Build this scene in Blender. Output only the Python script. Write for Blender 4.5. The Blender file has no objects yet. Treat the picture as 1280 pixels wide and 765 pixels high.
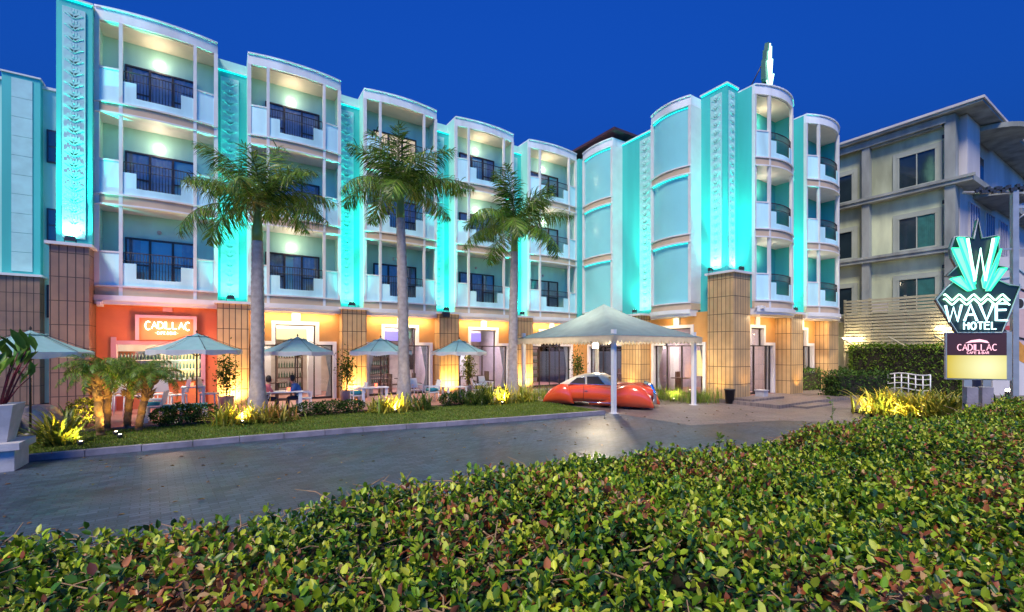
import bpy, bmesh, math, random
import numpy as np
from mathutils import Vector, Matrix
R=math.radians; PI=math.pi
random.seed(7); rng=np.random.default_rng(7)
C=bpy.context.scene.collection
scene=bpy.context.scene
# ---------------------------------------------------------------- camera
cd=bpy.data.cameras.new('camera'); cam=bpy.data.objects.new('camera',cd); C.objects.link(cam)
cd.sensor_width=36; cd.lens=36*563/1280; cd.shift_y=(438-382.5)/1280; cd.clip_end=3000; cd.clip_start=.05
cam.location=(0,0,2.4); cam.rotation_euler=(R(90),0,R(-32.8)); scene.camera=cam
# ---------------------------------------------------------------- sky, sun, exposure
w=bpy.data.worlds.new('World'); scene.world=w; w.use_nodes=True
nt=w.node_tree; nt.nodes.clear()
sky=nt.nodes.new('ShaderNodeTexSky'); sky.sky_type='NISHITA'; sky.sun_disc=False
sky.sun_elevation=R(-3.5); sky.sun_rotation=R(212); sky.air_density=1.0; sky.dust_density=0.3; sky.ozone_density=3.0
mx=nt.nodes.new('ShaderNodeMix'); mx.data_type='RGBA'; mx.blend_type='MULTIPLY'; mx.inputs[0].default_value=1
mx.inputs[7].default_value=(0.05,0.56,1.0,1)
bg=nt.nodes.new('ShaderNodeBackground'); bg.inputs[1].default_value=9.9
wo=nt.nodes.new('ShaderNodeOutputWorld')
nt.links.new(sky.outputs[0],mx.inputs[6]); nt.links.new(mx.outputs[2],bg.inputs[0]); nt.links.new(bg.outputs[0],wo.inputs[0])
sd=bpy.data.lights.new('sun','SUN'); sd.energy=3.0; sd.angle=R(16); sd.color=(1.0,.90,.74)
sun=bpy.data.objects.new('sun',sd); C.objects.link(sun)
sun.rotation_euler=Vector((.45,.36,-.82)).to_track_quat('-Z','Y').to_euler()
vs=scene.view_settings; vs.view_transform='Standard'; vs.look='None'; vs.exposure=0.42; vs.gamma=1
scene.cycles.use_denoising=True
scene.cycles.max_bounces=6; scene.cycles.diffuse_bounces=3; scene.cycles.glossy_bounces=3; scene.cycles.transparent_max_bounces=12
scene.cycles.sample_clamp_indirect=6; scene.cycles.caustics_reflective=False; scene.cycles.caustics_refractive=False
# ---------------------------------------------------------------- materials
def mat(name,col,rough=.6,var=.12,scale=3.,bump=0.,metal=0.,spec=.5,streak=0.,emit=None,es=1.,vcol=False,trans=0.,bscale=None,coat=0.):
    m=bpy.data.materials.new(name); m.use_nodes=True; t=m.node_tree; b=t.nodes['Principled BSDF']
    b.inputs['Roughness'].default_value=rough; b.inputs['Metallic'].default_value=metal
    b.inputs['Specular IOR Level'].default_value=spec; b.inputs['Coat Weight'].default_value=coat
    tc=t.nodes.new('ShaderNodeTexCoord'); src=None
    if vcol:
        a=t.nodes.new('ShaderNodeAttribute'); a.attribute_name='Col'; src=a.outputs[0]
    else:
        rgb=t.nodes.new('ShaderNodeRGB'); rgb.outputs[0].default_value=(*col,1); src=rgb.outputs[0]
    if var>0:
        n=t.nodes.new('ShaderNodeTexNoise'); n.inputs['Scale'].default_value=scale; n.inputs['Detail'].default_value=6
        if streak>0:
            mp=t.nodes.new('ShaderNodeMapping'); mp.inputs['Scale'].default_value=(1,1,streak); t.links.new(tc.outputs['Object'],mp.inputs[0]); t.links.new(mp.outputs[0],n.inputs[0])
        else: t.links.new(tc.outputs['Object'],n.inputs[0])
        mr=t.nodes.new('ShaderNodeMapRange'); mr.inputs[1].default_value=.3; mr.inputs[2].default_value=.7; mr.inputs[3].default_value=1-var; mr.inputs[4].default_value=1+var
        t.links.new(n.outputs[0],mr.inputs[0])
        x=t.nodes.new('ShaderNodeMix'); x.data_type='RGBA'; x.blend_type='MULTIPLY'; x.inputs[0].default_value=1
        t.links.new(src,x.inputs[6]); t.links.new(mr.outputs[0],x.inputs[7]); src=x.outputs[2]
    t.links.new(src,b.inputs['Base Color'])
    if bump>0:
        n2=t.nodes.new('ShaderNodeTexNoise'); n2.inputs['Scale'].default_value=bscale or scale*8; n2.inputs['Detail'].default_value=5; t.links.new(tc.outputs['Object'],n2.inputs[0])
        bp=t.nodes.new('ShaderNodeBump'); bp.inputs['Strength'].default_value=bump; bp.inputs['Distance'].default_value=.02
        t.links.new(n2.outputs[0],bp.inputs['Height']); t.links.new(bp.outputs[0],b.inputs['Normal'])
    if emit: b.inputs['Emission Color'].default_value=(*emit,1); b.inputs['Emission Strength'].default_value=es
    if trans>0:
        tr=t.nodes.new('ShaderNodeBsdfTranslucent'); t.links.new(src,tr.inputs[0]); ms=t.nodes.new('ShaderNodeMixShader'); ms.inputs[0].default_value=trans
        o=t.nodes['Material Output']; t.links.new(b.outputs[0],ms.inputs[1]); t.links.new(tr.outputs[0],ms.inputs[2]); t.links.new(ms.outputs[0],o.inputs[0])
    return m
def glow(name,col,s):
    return mat(name,(.02,.02,.02),var=0,emit=col,es=s)
def glassmat(name,tint,gl=.12):
    m=bpy.data.materials.new(name); m.use_nodes=True; t=m.node_tree; t.nodes.clear()
    tr=t.nodes.new('ShaderNodeBsdfTransparent'); tr.inputs[0].default_value=(*tint,1)
    g=t.nodes.new('ShaderNodeBsdfGlossy'); g.inputs['Roughness'].default_value=.03
    fr=t.nodes.new('ShaderNodeLayerWeight'); fr.inputs[0].default_value=.25
    mr=t.nodes.new('ShaderNodeMapRange'); mr.inputs[3].default_value=gl; mr.inputs[4].default_value=.7
    ms=t.nodes.new('ShaderNodeMixShader'); o=t.nodes.new('ShaderNodeOutputMaterial')
    t.links.new(fr.outputs[1],mr.inputs[0]); t.links.new(mr.outputs[0],ms.inputs[0]); t.links.new(tr.outputs[0],ms.inputs[1]); t.links.new(g.outputs[0],ms.inputs[2]); t.links.new(ms.outputs[0],o.inputs[0])
    return m
def brickmat(name,c1,c2,mort,bw,rh,scale=1.,rough=.5,offset=.5,rot=0.,msize=.012,bump=.5,var=.25,vert=False,vscale=.5):
    m=bpy.data.materials.new(name); m.use_nodes=True; t=m.node_tree; b=t.nodes['Principled BSDF']
    tc=t.nodes.new('ShaderNodeTexCoord'); mp=t.nodes.new('ShaderNodeMapping'); mp.inputs['Rotation'].default_value=(R(90) if vert else 0,0,rot)
    if vert:
        mp.inputs['Rotation'].default_value=(0,0,0); sx=t.nodes.new('ShaderNodeSeparateXYZ'); t.links.new(tc.outputs['Object'],sx.inputs[0]); ax=t.nodes.new('ShaderNodeMath'); t.links.new(sx.outputs[0],ax.inputs[0]); t.links.new(sx.outputs[1],ax.inputs[1]); cx=t.nodes.new('ShaderNodeCombineXYZ'); t.links.new(ax.outputs[0],cx.inputs[0]); t.links.new(sx.outputs[2],cx.inputs[1]); t.links.new(cx.outputs[0],mp.inputs[0])
    else: t.links.new(tc.outputs['Object'],mp.inputs[0])
    k=t.nodes.new('ShaderNodeTexBrick'); k.inputs['Color1'].default_value=(*c1,1); k.inputs['Color2'].default_value=(*c2,1); k.inputs['Mortar'].default_value=(*mort,1)
    k.inputs['Scale'].default_value=scale; k.inputs['Brick Width'].default_value=bw; k.inputs['Row Height'].default_value=rh; k.inputs['Mortar Size'].default_value=msize; k.offset=offset
    t.links.new(mp.outputs[0],k.inputs[0])
    n=t.nodes.new('ShaderNodeTexNoise'); n.inputs['Scale'].default_value=vscale; n.inputs['Detail'].default_value=8; t.links.new(tc.outputs['Object'],n.inputs[0])
    mr=t.nodes.new('ShaderNodeMapRange'); mr.inputs[1].default_value=.3; mr.inputs[2].default_value=.7; mr.inputs[3].default_value=1-var; mr.inputs[4].default_value=1+var; t.links.new(n.outputs[0],mr.inputs[0])
    x=t.nodes.new('ShaderNodeMix'); x.data_type='RGBA'; x.blend_type='MULTIPLY'; x.inputs[0].default_value=1
    t.links.new(k.outputs[0],x.inputs[6]); t.links.new(mr.outputs[0],x.inputs[7]); t.links.new(x.outputs[2],b.inputs['Base Color'])
    r2=t.nodes.new('ShaderNodeMapRange'); r2.inputs[1].default_value=.3; r2.inputs[2].default_value=.7; r2.inputs[3].default_value=rough-.1; r2.inputs[4].default_value=rough+.12; t.links.new(n.outputs[0],r2.inputs[0]); t.links.new(r2.outputs[0],b.inputs['Roughness'])
    n3=t.nodes.new('ShaderNodeTexNoise'); n3.inputs['Scale'].default_value=35; t.links.new(tc.outputs['Object'],n3.inputs[0])
    ad=t.nodes.new('ShaderNodeMath'); ad.operation='MULTIPLY_ADD'; ad.inputs[1].default_value=-1.; t.links.new(k.outputs['Fac'],ad.inputs[0]); t.links.new(n3.outputs[0],ad.inputs[2])
    bp=t.nodes.new('ShaderNodeBump'); bp.inputs['Strength'].default_value=bump; bp.inputs['Distance'].default_value=.012; t.links.new(ad.outputs[0],bp.inputs['Height']); t.links.new(bp.outputs[0],b.inputs['Normal'])
    return m
M={}
M['white']=mat('white_paint',(.80,.82,.85),.55,.2,1.2,.08,streak=.25)
M['trim']=mat('white_trim',(.74,.72,.72),.5,.06,2.)
M['balc']=mat('balcony_paint',(.56,.90,.95),.6,.2,1.1,.08,streak=.2)
M['teal']=mat('turquoise_paint',(.44,.80,.71),.6,.15,1.,.08,streak=.2)
M['pil']=mat('pilaster_paint',(.06,.52,.50),.6,.14,1.,.08,streak=.15)
M['relief']=mat('relief_plaster',(.42,.72,.72),.6,.1,2.)
M['band']=mat('beige_band',(.60,.44,.30),.6,.08,2.)
M['panel']=mat('blank_panel',(.27,.68,.71),.28,.05,.6,spec=.5)
M['tan']=mat('tan_wall',(.58,.29,.085),.65,.12,1.2,.1)
M['orange']=mat('orange_wall',(.66,.20,.075),.65,.1,1.2,.1)
M['pink']=mat('pink_trim',(.62,.36,.40),.6,.08,2.)
M['tile']=brickmat('ridged_tile',(.56,.36,.17),(.50,.32,.15),(.06,.035,.02),.21,.82,rough=.5,offset=0,vert=True,msize=.014,var=.15,vscale=2)
M['tilebrown']=brickmat('brown_ridged_tile',(.30,.18,.12),(.26,.155,.10),(.05,.03,.02),.21,.82,rough=.5,offset=0,vert=True,msize=.014,var=.15,vscale=2)
M['frame']=mat('dark_window_frame',(.035,.025,.025),.4,.1)
M['iron']=mat('black_iron',(.02,.022,.028),.4,0)
M['glass']=glassmat('window_glass',(.78,.84,.9),.10)
M['darkglass']=glassmat('tinted_glass',(.62,.70,.82),.10)
M['curtain']=mat('curtain_cloth',(.50,.52,.52),.8,.15,6.,trans=.2)
M['curtainlit']=mat('curtain_lit',(.8,.62,.35),.8,.25,9.,emit=(1,.72,.38),es=.7)
M['lamp']=glow('warm_lamp',(1,.82,.5),30)
M['bulbwhite']=glow('white_lamp',(1,.93,.8),40)
M['lampoff']=mat('lamp_off',(.5,.5,.5),.4,0)
M['led']=glow('cyan_led',(0,.85,.8),2.2)
M['soffit']=mat('soffit_paint',(.82,.74,.62),.6,.05,2.)
M['roof']=mat('dark_roof',(.07,.03,.035),.5,.2)
M['metal']=mat('dark_metal',(.05,.05,.055),.45,.1,metal=.5)
M['steel']=mat('painted_steel',(.35,.36,.38),.4,.15,metal=.3)
M['wpaint']=mat('white_furniture',(.75,.74,.74),.4,.05)
M['cush']=mat('teal_cushion',(.03,.27,.32),.8,.15,8)
M['cushy']=mat('yellow_cushion',(.65,.5,.06),.8,.15,8)
M['cloth']=mat('umbrella_cloth',(.28,.50,.53),.8,.08,3,trans=.25)
M['val']=mat('tent_valance_cloth',(.60,.54,.44),.8,.1,3,trans=.5)
M['clothw']=mat('umbrella_valance',(.66,.68,.70),.8,.08,3,trans=.25)
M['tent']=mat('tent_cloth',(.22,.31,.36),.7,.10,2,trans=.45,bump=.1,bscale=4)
M['wood']=mat('dark_wood',(.10,.05,.03),.5,.3,5)
M['palmtrunk']=mat('palm_trunk',(.40,.34,.31),.85,.22,6,.6,bscale=20)
M['shaft']=mat('palm_crownshaft',(.16,.26,.07),.45,.2,5)
M['datetrunk']=mat('date_trunk',(.24,.13,.06),.9,.4,12,.8)
M['leaf']=mat('leaf',(.1,.1,.1),.55,.15,2,vcol=True,trans=.22,spec=.2)
M['frond']=mat('palm_frond',(.1,.1,.1),.42,.12,2,vcol=True,trans=.3)
M['gloss']=mat('glossy_leaf',(.1,.1,.1),.38,.12,12,vcol=True,trans=.25,spec=.4)
M['twig']=mat('twig',(.34,.22,.13),.9,.3,20)
M['soil_shade']=mat('hedge_inside',(.018,.014,.008),.95,.5,12)  # bed soil; its near-black also stands for shade inside the hedges
M['bark']=mat('bark',(.12,.08,.05),.9,.3,15,.5)
M['stone']=mat('boulder_stone',(.42,.30,.27),.85,.25,3,.5)
M['planter']=mat('planter_concrete',(.46,.44,.46),.8,.15,4,.3)
M['pot']=mat('clay_pot',(.42,.28,.24),.7,.15,4)
M['road']=brickmat('paver_road',(.020,.034,.060),(.058,.084,.128),(.012,.018,.03),.24,.11,rough=.44,rot=R(-6),msize=.008,var=.42,vscale=.45)
M['forecourt']=brickmat('forecourt_pavers',(.15,.12,.12),(.20,.16,.155),(.07,.06,.065),.4,.2,rough=.45,rot=R(45),msize=.009,var=.2,vscale=.5)
M['terrace']=mat('terrace_floor',(.36,.17,.14),.5,.15,2)
M['kerb']=mat('kerb_concrete',(.25,.23,.27),.85,.3,2.5,.4)
M['ground']=mat('far_ground',(.06,.065,.06),.9,.3,.3)
M['lawn']=mat('lawn_soil',(.09,.13,.02),.95,.35,2)
M['red']=mat('car_paint',(.80,.085,.025),.24,.04,2,coat=.8)
M['cream']=mat('car_roof_paint',(.82,.70,.54),.25,.03,2,coat=.5)
M['chrome']=mat('chrome',(.75,.77,.8),.12,0,metal=1)
M['rubber']=mat('rubber',(.02,.02,.02),.8,0)
M['cargl']=mat('car_glass',(.07,.055,.04),.06,0,spec=.8)
M['nbwall']=mat('old_wall',(.52,.55,.36),.8,.38,.8,.2,streak=.3)
M['nbconc']=mat('stained_concrete',(.30,.315,.29),.85,.35,1.3,.3,streak=.3)
M['nbwhite']=mat('old_white_wall',(.58,.54,.54),.8,.18,.8,.1,streak=.2)
M['nbtrim']=mat('old_window_trim',(.40,.43,.36),.8,.15,.8)
M['nbglass']=mat('dark_pane',(.02,.035,.045),.08,.3,1,spec=.8)
M['louvre']=mat('louvre_slats',(.36,.33,.22),.6,.15,3)
M['darkpanel']=mat('sign_back',(.012,.015,.016),.35,0)
M['neong']=glow('green_neon',(.02,.9,.38),1.6)
M['neonw']=glow('white_green_neon',(.45,1,.72),3.)
M['neonc']=glow('cyan_white_neon',(.5,.95,1),3.)
M['signteal']=mat('sign_face_green',(.04,.35,.26),.4,.1,3,emit=(.03,.55,.33),es=.35)
M['raylit']=glow('lit_ray_face',(.30,.95,.68),.9)
M['signteal2']=mat('sign_back_green',(.02,.12,.10),.4,.1,3)
M['boxdark']=mat('lightbox_dark',(.03,.012,.014),.3,0,emit=(.08,.02,.025),es=.35)
M['boxpink']=glow('lightbox_pink',(1,.5,.62),1.5)
M['redneon']=glow('warm_white_neon',(1,.72,.52),6)
M['skin']=mat('skin',(.48,.26,.17),.6,.05)
M['hair']=mat('hair',(.015,.01,.01),.6,.1)
M['shirtr']=mat('pink_red_shirt',(.5,.12,.16),.8,.1)
M['shirtb']=mat('blue_shirt',(.03,.10,.30),.8,.1)
M['jeans']=mat('dark_trousers',(.03,.035,.06),.8,.1)
M['redglow']=glow('red_candle_glass',(1,.12,.05),4)
M['purplewall']=mat('lilac_wall',(.42,.36,.42),.7,.1)
M['creamwall']=mat('cream_wall',(.68,.6,.52),.7,.1)
M['purpleled']=glow('purple_led',(.42,.22,1),5)
M['yellowled']=glow('yellow_shelf_light',(1,.72,.28),1.3)
M['purplepanel']=glow('purple_lit_panel',(.40,.26,1),.9)
M['bottle']=mat('bottle_glass',(.06,.12,.07),.1,.6,30,spec=.8)
# ---------------------------------------------------------------- mesh helpers
class MB:
    def __init__(s): s.v=[]; s.f=[]; s.mi=[]; s.sm=[]
    def add(s,vs,fs,mi=0,sm=False):
        o=len(s.v); s.v+= [tuple(p) for p in vs]
        for f in fs: s.f.append([i+o for i in f]); s.mi.append(mi); s.sm.append(sm)
        return s
    def box(s,x0,x1,y0,y1,z0,z1,mi=0):
        return s.add([(x,y,z) for z in (z0,z1) for (x,y) in ((x0,y0),(x1,y0),(x1,y1),(x0,y1))],[(0,3,2,1),(4,5,6,7),(0,1,5,4),(1,2,6,5),(2,3,7,6),(3,0,4,7)],mi)
    def prism(s,poly,z0,z1,mi=0):
        n=len(poly); return s.add([(x,y,z0) for x,y in poly]+[(x,y,z1) for x,y in poly],[tuple(range(n))[::-1],tuple(range(n,2*n))]+[(i,(i+1)%n,n+(i+1)%n,n+i) for i in range(n)],mi)
    def tube(s,pts,r,seg=8,mi=0,cap=True,sm=True):
        pts=[Vector(p) for p in pts]; n=len(pts); rs=r if isinstance(r,(list,tuple)) else [r]*n
        vs=[];fs=[]; prev=None
        for i,p in enumerate(pts):
            t=(pts[min(i+1,n-1)]-pts[max(i-1,0)]); t=t.normalized() if t.length>1e-9 else Vector((0,0,1))
            a=prev if prev else (Vector((1,0,0)) if abs(t.x)<.9 else Vector((0,1,0)))
            a=(a-t*a.dot(t)).normalized(); b=t.cross(a); prev=a
            for k in range(seg):
                q=2*PI*k/seg; vs.append(p+(a*math.cos(q)+b*math.sin(q))*rs[i])
        for i in range(n-1):
            for k in range(seg): fs.append((i*seg+k,i*seg+(k+1)%seg,(i+1)*seg+(k+1)%seg,(i+1)*seg+k))
        s.add(vs,fs,mi,sm)
        if cap: s.add(vs[:seg],[tuple(range(seg))[::-1]],mi); s.add(vs[-seg:],[tuple(range(seg))],mi)
        return s
    def lathe(s,prof,cx=0,cy=0,seg=20,mi=0,sm=True):
        vs=[(cx+r*math.cos(2*PI*k/seg),cy+r*math.sin(2*PI*k/seg),z) for r,z in prof for k in range(seg)]
        fs=[(i*seg+k,i*seg+(k+1)%seg,(i+1)*seg+(k+1)%seg,(i+1)*seg+k) for i in range(len(prof)-1) for k in range(seg)]
        return s.add(vs,fs,mi,sm)
    def tf(s,fn): s.v=[tuple(fn(*p)) for p in s.v]; return s
    def build(s,name,mats,parent=None,fix=True,loc=None):
        me=bpy.data.meshes.new(name); me.from_pydata(s.v,[],s.f)
        if not isinstance(mats,(list,tuple)): mats=[mats]
        for m in mats: me.materials.append(M[m] if isinstance(m,str) else m)
        me.polygons.foreach_set('material_index',s.mi); me.polygons.foreach_set('use_smooth',s.sm)
        if fix:
            b=bmesh.new(); b.from_mesh(me); bmesh.ops.remove_doubles(b,verts=b.verts,dist=1e-5); bmesh.ops.recalc_face_normals(b,faces=b.faces); b.to_mesh(me); b.free()
        o=bpy.data.objects.new(name,me); C.objects.link(o)
        if parent: o.parent=parent
        if loc: o.location=loc
        return o
def tag(o,label=None,cat=None,group=None,kind=None):
    if label: o['label']=label
    if cat: o['category']=cat
    if group: o['group']=group
    if kind: o['kind']=kind
    return o
def thing(name,label,cat,loc=(0,0,0),rz=0,group=None):
    o=bpy.data.objects.new(name,None); C.objects.link(o); o.location=loc; o.rotation_euler=(0,0,rz); o.empty_display_size=.2
    return tag(o,label,cat,group)
def copytree(o,parent=None):
    c=o.copy(); C.objects.link(c)
    if parent: c.parent=parent
    for ch in list(o.children): copytree(ch,c)
    return c
def dup(o,loc,rz,label=None,scale=None):
    c=copytree(o); c.location=loc; c.rotation_euler=(0,0,rz)
    if label: c['label']=label
    if scale: c.scale=(scale,)*3 if not isinstance(scale,tuple) else scale
    return c
def light(kind,name,loc,power,col,parent=None,size=.2,aim=None,spot=90,blend=.6,sizey=None,spread=None):
    l=bpy.data.lights.new(name,kind); l.energy=power; l.color=col
    if kind=='AREA':
        l.size=size
        if sizey: l.shape='RECTANGLE'; l.size_y=sizey
        if spread: l.spread=R(spread)
    else: l.shadow_soft_size=size
    if kind=='SPOT': l.spot_size=R(spot); l.spot_blend=blend
    o=bpy.data.objects.new(name,l); C.objects.link(o); o.location=loc
    if aim is not None: o.rotation_euler=Vector(aim).to_track_quat('-Z','Y').to_euler()
    if parent: o.parent=parent
    return o
def npmesh(name,verts,quads,m,cols=None,parent=None,smooth=False):
    """verts (N,3), quads (K,4) int ; cols per quad (K,3)"""
    me=bpy.data.meshes.new(name); nv=len(verts); nf=len(quads)
    me.vertices.add(nv); me.vertices.foreach_set('co',np.asarray(verts,dtype=np.float32).ravel())
    me.loops.add(nf*4); me.loops.foreach_set('vertex_index',np.asarray(quads,dtype=np.int32).ravel())
    me.polygons.add(nf); me.polygons.foreach_set('loop_start',np.arange(0,nf*4,4,dtype=np.int32)); me.polygons.foreach_set('loop_total',np.full(nf,4,dtype=np.int32))
    if smooth: me.polygons.foreach_set('use_smooth',np.ones(nf,dtype=bool))
    me.update(calc_edges=True)
    if cols is not None:
        a=me.color_attributes.new('Col','FLOAT_COLOR','CORNER')
        c=np.ones((nf,4,4),dtype=np.float32); c[:,:,:3]=np.asarray(cols)[:,None,:]; a.data.foreach_set('color',c.ravel())
    me.materials.append(M[m] if isinstance(m,str) else m)
    o=bpy.data.objects.new(name,me); C.objects.link(o)
    if parent: o.parent=parent
    return o
def leaves(P,D,N,L,W,fold=.25,curl=.15):
    """P base (n,3), D direction unit, N approx normal, L length (n), W width (n) -> verts, quads (2 per leaf)"""
    D=D/np.linalg.norm(D,axis=1,keepdims=True); S=np.cross(D,N); S/=np.linalg.norm(S,axis=1,keepdims=True)+1e-9; U=np.cross(S,D)
    L=L[:,None];W=W[:,None]
    a=P; l1=P+D*L*.33+S*W*.46+U*W*fold; l2=P+D*L*.72+S*W*.40+U*(W*fold-L*curl*.4); t=P+D*L-U*L*curl; r2=P+D*L*.72-S*W*.40+U*(W*fold-L*curl*.4); r1=P+D*L*.33-S*W*.46+U*W*fold
    V=np.stack([a,l1,l2,t,r2,r1],1).reshape(-1,3); n=len(P); o=(np.arange(n)*6)[:,None]
    q=np.stack([o+np.array([[0,1,2,3]]),o+np.array([[0,3,4,5]])],1).reshape(-1,4)
    return V,q
def rdir(n,up=0.,spread=1.):
    d=rng.normal(size=(n,3)); d/=np.linalg.norm(d,axis=1,keepdims=True); d=d*spread; d[:,2]+=up; return d/np.linalg.norm(d,axis=1,keepdims=True)
def palette(n,cols,wts,jit=.25):
    c=np.array(cols)[rng.choice(len(cols),n,p=np.array(wts)/sum(wts))]; return np.clip(c*(1+jit*rng.normal(size=(n,1))),.003,.9)
GREEN=[(.035,.085,.012),(.07,.15,.02),(.12,.2,.03),(.02,.05,.012)]
def foliage(name,P,size,cols=GREEN,wts=(3,3,1.5,2),parent=None,m='leaf',up=.4,asp=.5,fold=.2):
    n=len(P); D=rdir(n,up); N=rdir(n,.6); L=size*(.7+.6*rng.random(n)); V,q=leaves(np.asarray(P,float),D,N,L,L*asp,fold)
    c=palette(n,cols,wts); return npmesh(name,V,q,m,np.repeat(c,2,0),parent)
def inbox(n,x0,x1,y0,y1,z0,z1,rough=.06):
    P=np.stack([rng.uniform(x0,x1,n),rng.uniform(y0,y1,n),rng.uniform(z0,z1,n)],1)
    s=rng.random(n)<.6                                           # push most leaves to the shell
    ax=rng.integers(0,5,n)
    for i,(k,v) in enumerate(((0,x0),(0,x1),(1,y0),(1,y1),(2,z1))):
        m_=s&(ax==i); P[m_,k]=v
    return P+rng.normal(size=P.shape)*rough
def strokes(mb,letters,text,x,z,h,wd,gap,r,mi=0,y=0.,seg=6):
    for ch in text:
        if ch==' ': x+=wd*.6; continue
        lw=.25 if ch in 'I-' else 1.
        for st in letters[ch]:
            mb.tube([(x+px*wd*lw,y,z+pz*h) for px,pz in st],r,seg,mi)
        x+=wd*lw+gap
    return x
def arcpts(cx,cz,rx,rz,a0,a1,n=10): return [(cx+rx*math.cos(R(a0+(a1-a0)*i/n)),cz+rz*math.sin(R(a0+(a1-a0)*i/n))) for i in range(n+1)]
LET={'C':[arcpts(.55,.5,.5,.5,50,310,12)],'A':[[(0,0),(.5,1),(1,0)],[(.22,.38),(.78,.38)]],'D':[[(0,0),(0,1)],[(0,1)]+arcpts(.3,.5,.65,.5,90,-90,10)+[(0,0)]],
 'I':[[(.5,0),(.5,1)]],'L':[[(0,1),(0,0),(.8,0)]],'W':[[(0,1),(.25,0),(.5,.85),(.75,0),(1,1)]],'V':[[(0,1),(.5,0),(1,1)]],'E':[[(.9,1),(0,1),(0,0),(.9,0)],[(0,.62),(.8,.62)]],
 'H':[[(0,0),(0,1)],[(.9,0),(.9,1)],[(0,.62),(.9,.62)]],'O':[arcpts(.5,.5,.48,.5,0,360,16)],'T':[[(0,1),(1,1)],[(.5,1),(.5,0)]],'F':[[(0,0),(0,1),(.8,1)],[(0,.6),(.7,.6)]],
 'B':[[(0,0),(0,1)]+arcpts(.45,.77,.35,.23,90,-90,6)+[(0,.54)],[(.4,.54)]+arcpts(.5,.27,.4,.27,90,-90,6)+[(0,0)]],'R':[[(0,0),(0,1)]+arcpts(.45,.75,.38,.25,90,-90,6)+[(.1,.5)],[(.4,.5),(.9,0)]],
 '&':[[(1,0),(.3,.75)]+arcpts(.45,.82,.2,.18,200,-60,8)+[(.1,.35)]+arcpts(.4,.22,.35,.22,160,330,8)+[(.95,.4)]],'-':[[(0,.5),(1,.5)]],"'":[[(.5,1),(.5,.8)]]}
# ================================================================ SETTING
def struct(o): o['kind']='structure'; return o
def sheet(name,x0,x1,y0,y1,z,m): return struct(MB().add([(x0,y0,z),(x1,y0,z),(x1,y1,z),(x0,y1,z)],[(0,1,2,3)]).build(name,m,fix=False))
sheet('ground',-900,900,-900,900,-.02,'ground')
sheet('road',-60,70,-25,13.9,0,'road')
struct(MB().add([(12.6,9.0,.004),(16,8.0,.004),(19,4.9,.004),(40,4.9,.004),(40,24,.004),(12.6,24,.004)],[(0,1,2,3,4,5)]).build('forecourt','forecourt',fix=False))
KERB=[(-30,13.9),(-3.6,13.84),(.4,13.75),(3.5,13.5),(6,13.1),(9,12.65),(12.1,12.3)]
lp=KERB+[(12.2,14.2),(11.6,17.2),(-30,17.2)]
struct(MB().prism([(x,y+.14) if i<7 else (x,y) for i,(x,y) in enumerate(lp)],-.01,.1).build('lawn_ground','lawn'))
k=MB()
for (a,b) in zip(KERB[:-1],KERB[1:]):
    L=math.dist(a,b); n=max(1,int(L/1.0)); 
    for i in range(n):
        p=[a[0]+(b[0]-a[0])*i/n,a[1]+(b[1]-a[1])*i/n]; q=[a[0]+(b[0]-a[0])*(i+.985)/n,a[1]+(b[1]-a[1])*(i+.985)/n]
        k.prism([(p[0],p[1]),(q[0],q[1]),(q[0],q[1]+.17),(p[0],p[1]+.17)],-.01,.135+.008*random.random())
struct(k.build('kerb','kerb'))
struct(MB().box(-6.5,11.6,17.25,22.9,-.01,.16).build('terrace_floor','terrace'))
struct(MB().box(19.2,33.2,9.6,12.4,-.01,.15).box(20.2,22.6,9.0,9.6,-.01,.08).build('entrance_platform','forecourt'))
# lawn grass
def fieldpts(n,f):
    out=[]
    while len(out)<n:
        x=random.uniform(-6.5,12.1); y=random.uniform(12.4,17.2)
        if f(x,y): out.append((x,y,.09))
    return np.array(out)
kx=[p[0] for p in KERB]; ky=[p[1] for p in KERB]
P=fieldpts(42000,lambda x,y:y>np.interp(x,kx,ky)+.16)
D=rdir(len(P),1.6); N=rdir(len(P)); L=rng.uniform(.035,.085,len(P)); V,q=leaves(P,D,N,L,L*.16,.1,.3)
tag(npmesh('lawn_grass',V,q,'leaf',np.repeat(palette(len(P),[(.12,.20,.02),(.20,.26,.03),(.28,.28,.06)],(3,2,1)),2,0)),'short green lawn grass growing between kerb and terrace',"grass",kind='stuff')

# ================================================================ HOTEL
H=thing('hotel_building','pale turquoise four storey art deco hotel with curved balcony bays and lit pilasters','hotel',(0,0,0))
class Fr:
    def __init__(s,ox,oy,u,n): s.o=(ox,oy); s.u=u; s.n=n
    def __call__(s,u,v,z): return (s.o[0]+s.u[0]*u+s.n[0]*v, s.o[1]+s.u[1]*u+s.n[1]*v, z)
FM=Fr(0,22,(1,0),(0,-1)); FW=Fr(19.4,0,(0,1),(-1,0)); FF=Fr(0,11.65,(1,0),(0,-1))
BAND=[4.42,7.8,11.17]; FLOOR=[4.74,8.12,11.49]; TOPO=14.5; TOPP=14.92
def arcv(t,sag): return sag*(1-(2*t-1)**2)
def arcslab(mb,u0,u1,vb,sag,z0,z1,off=0.,mi=0,n=14,ends=0.):
    poly=[(u0-ends,vb),(u0-ends,off)]+[(u0+(u1-u0)*i/n,arcv(i/n,sag)+off) for i in range(n+1)]+[(u1+ends,off),(u1+ends,vb)]
    return mb.prism(poly,z0,z1,mi)
def arcwall(mb,u0,u1,sag,ta,tb,z0,z1,th=.1,off=0.,mi=0,n=8):
    o=[(u0+(u1-u0)*(ta+(tb-ta)*i/n),arcv(ta+(tb-ta)*i/n,sag)+off) for i in range(n+1)]
    return mb.prism(o+[(a,b-th) for a,b in o[::-1]],z0,z1,mi)
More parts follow.
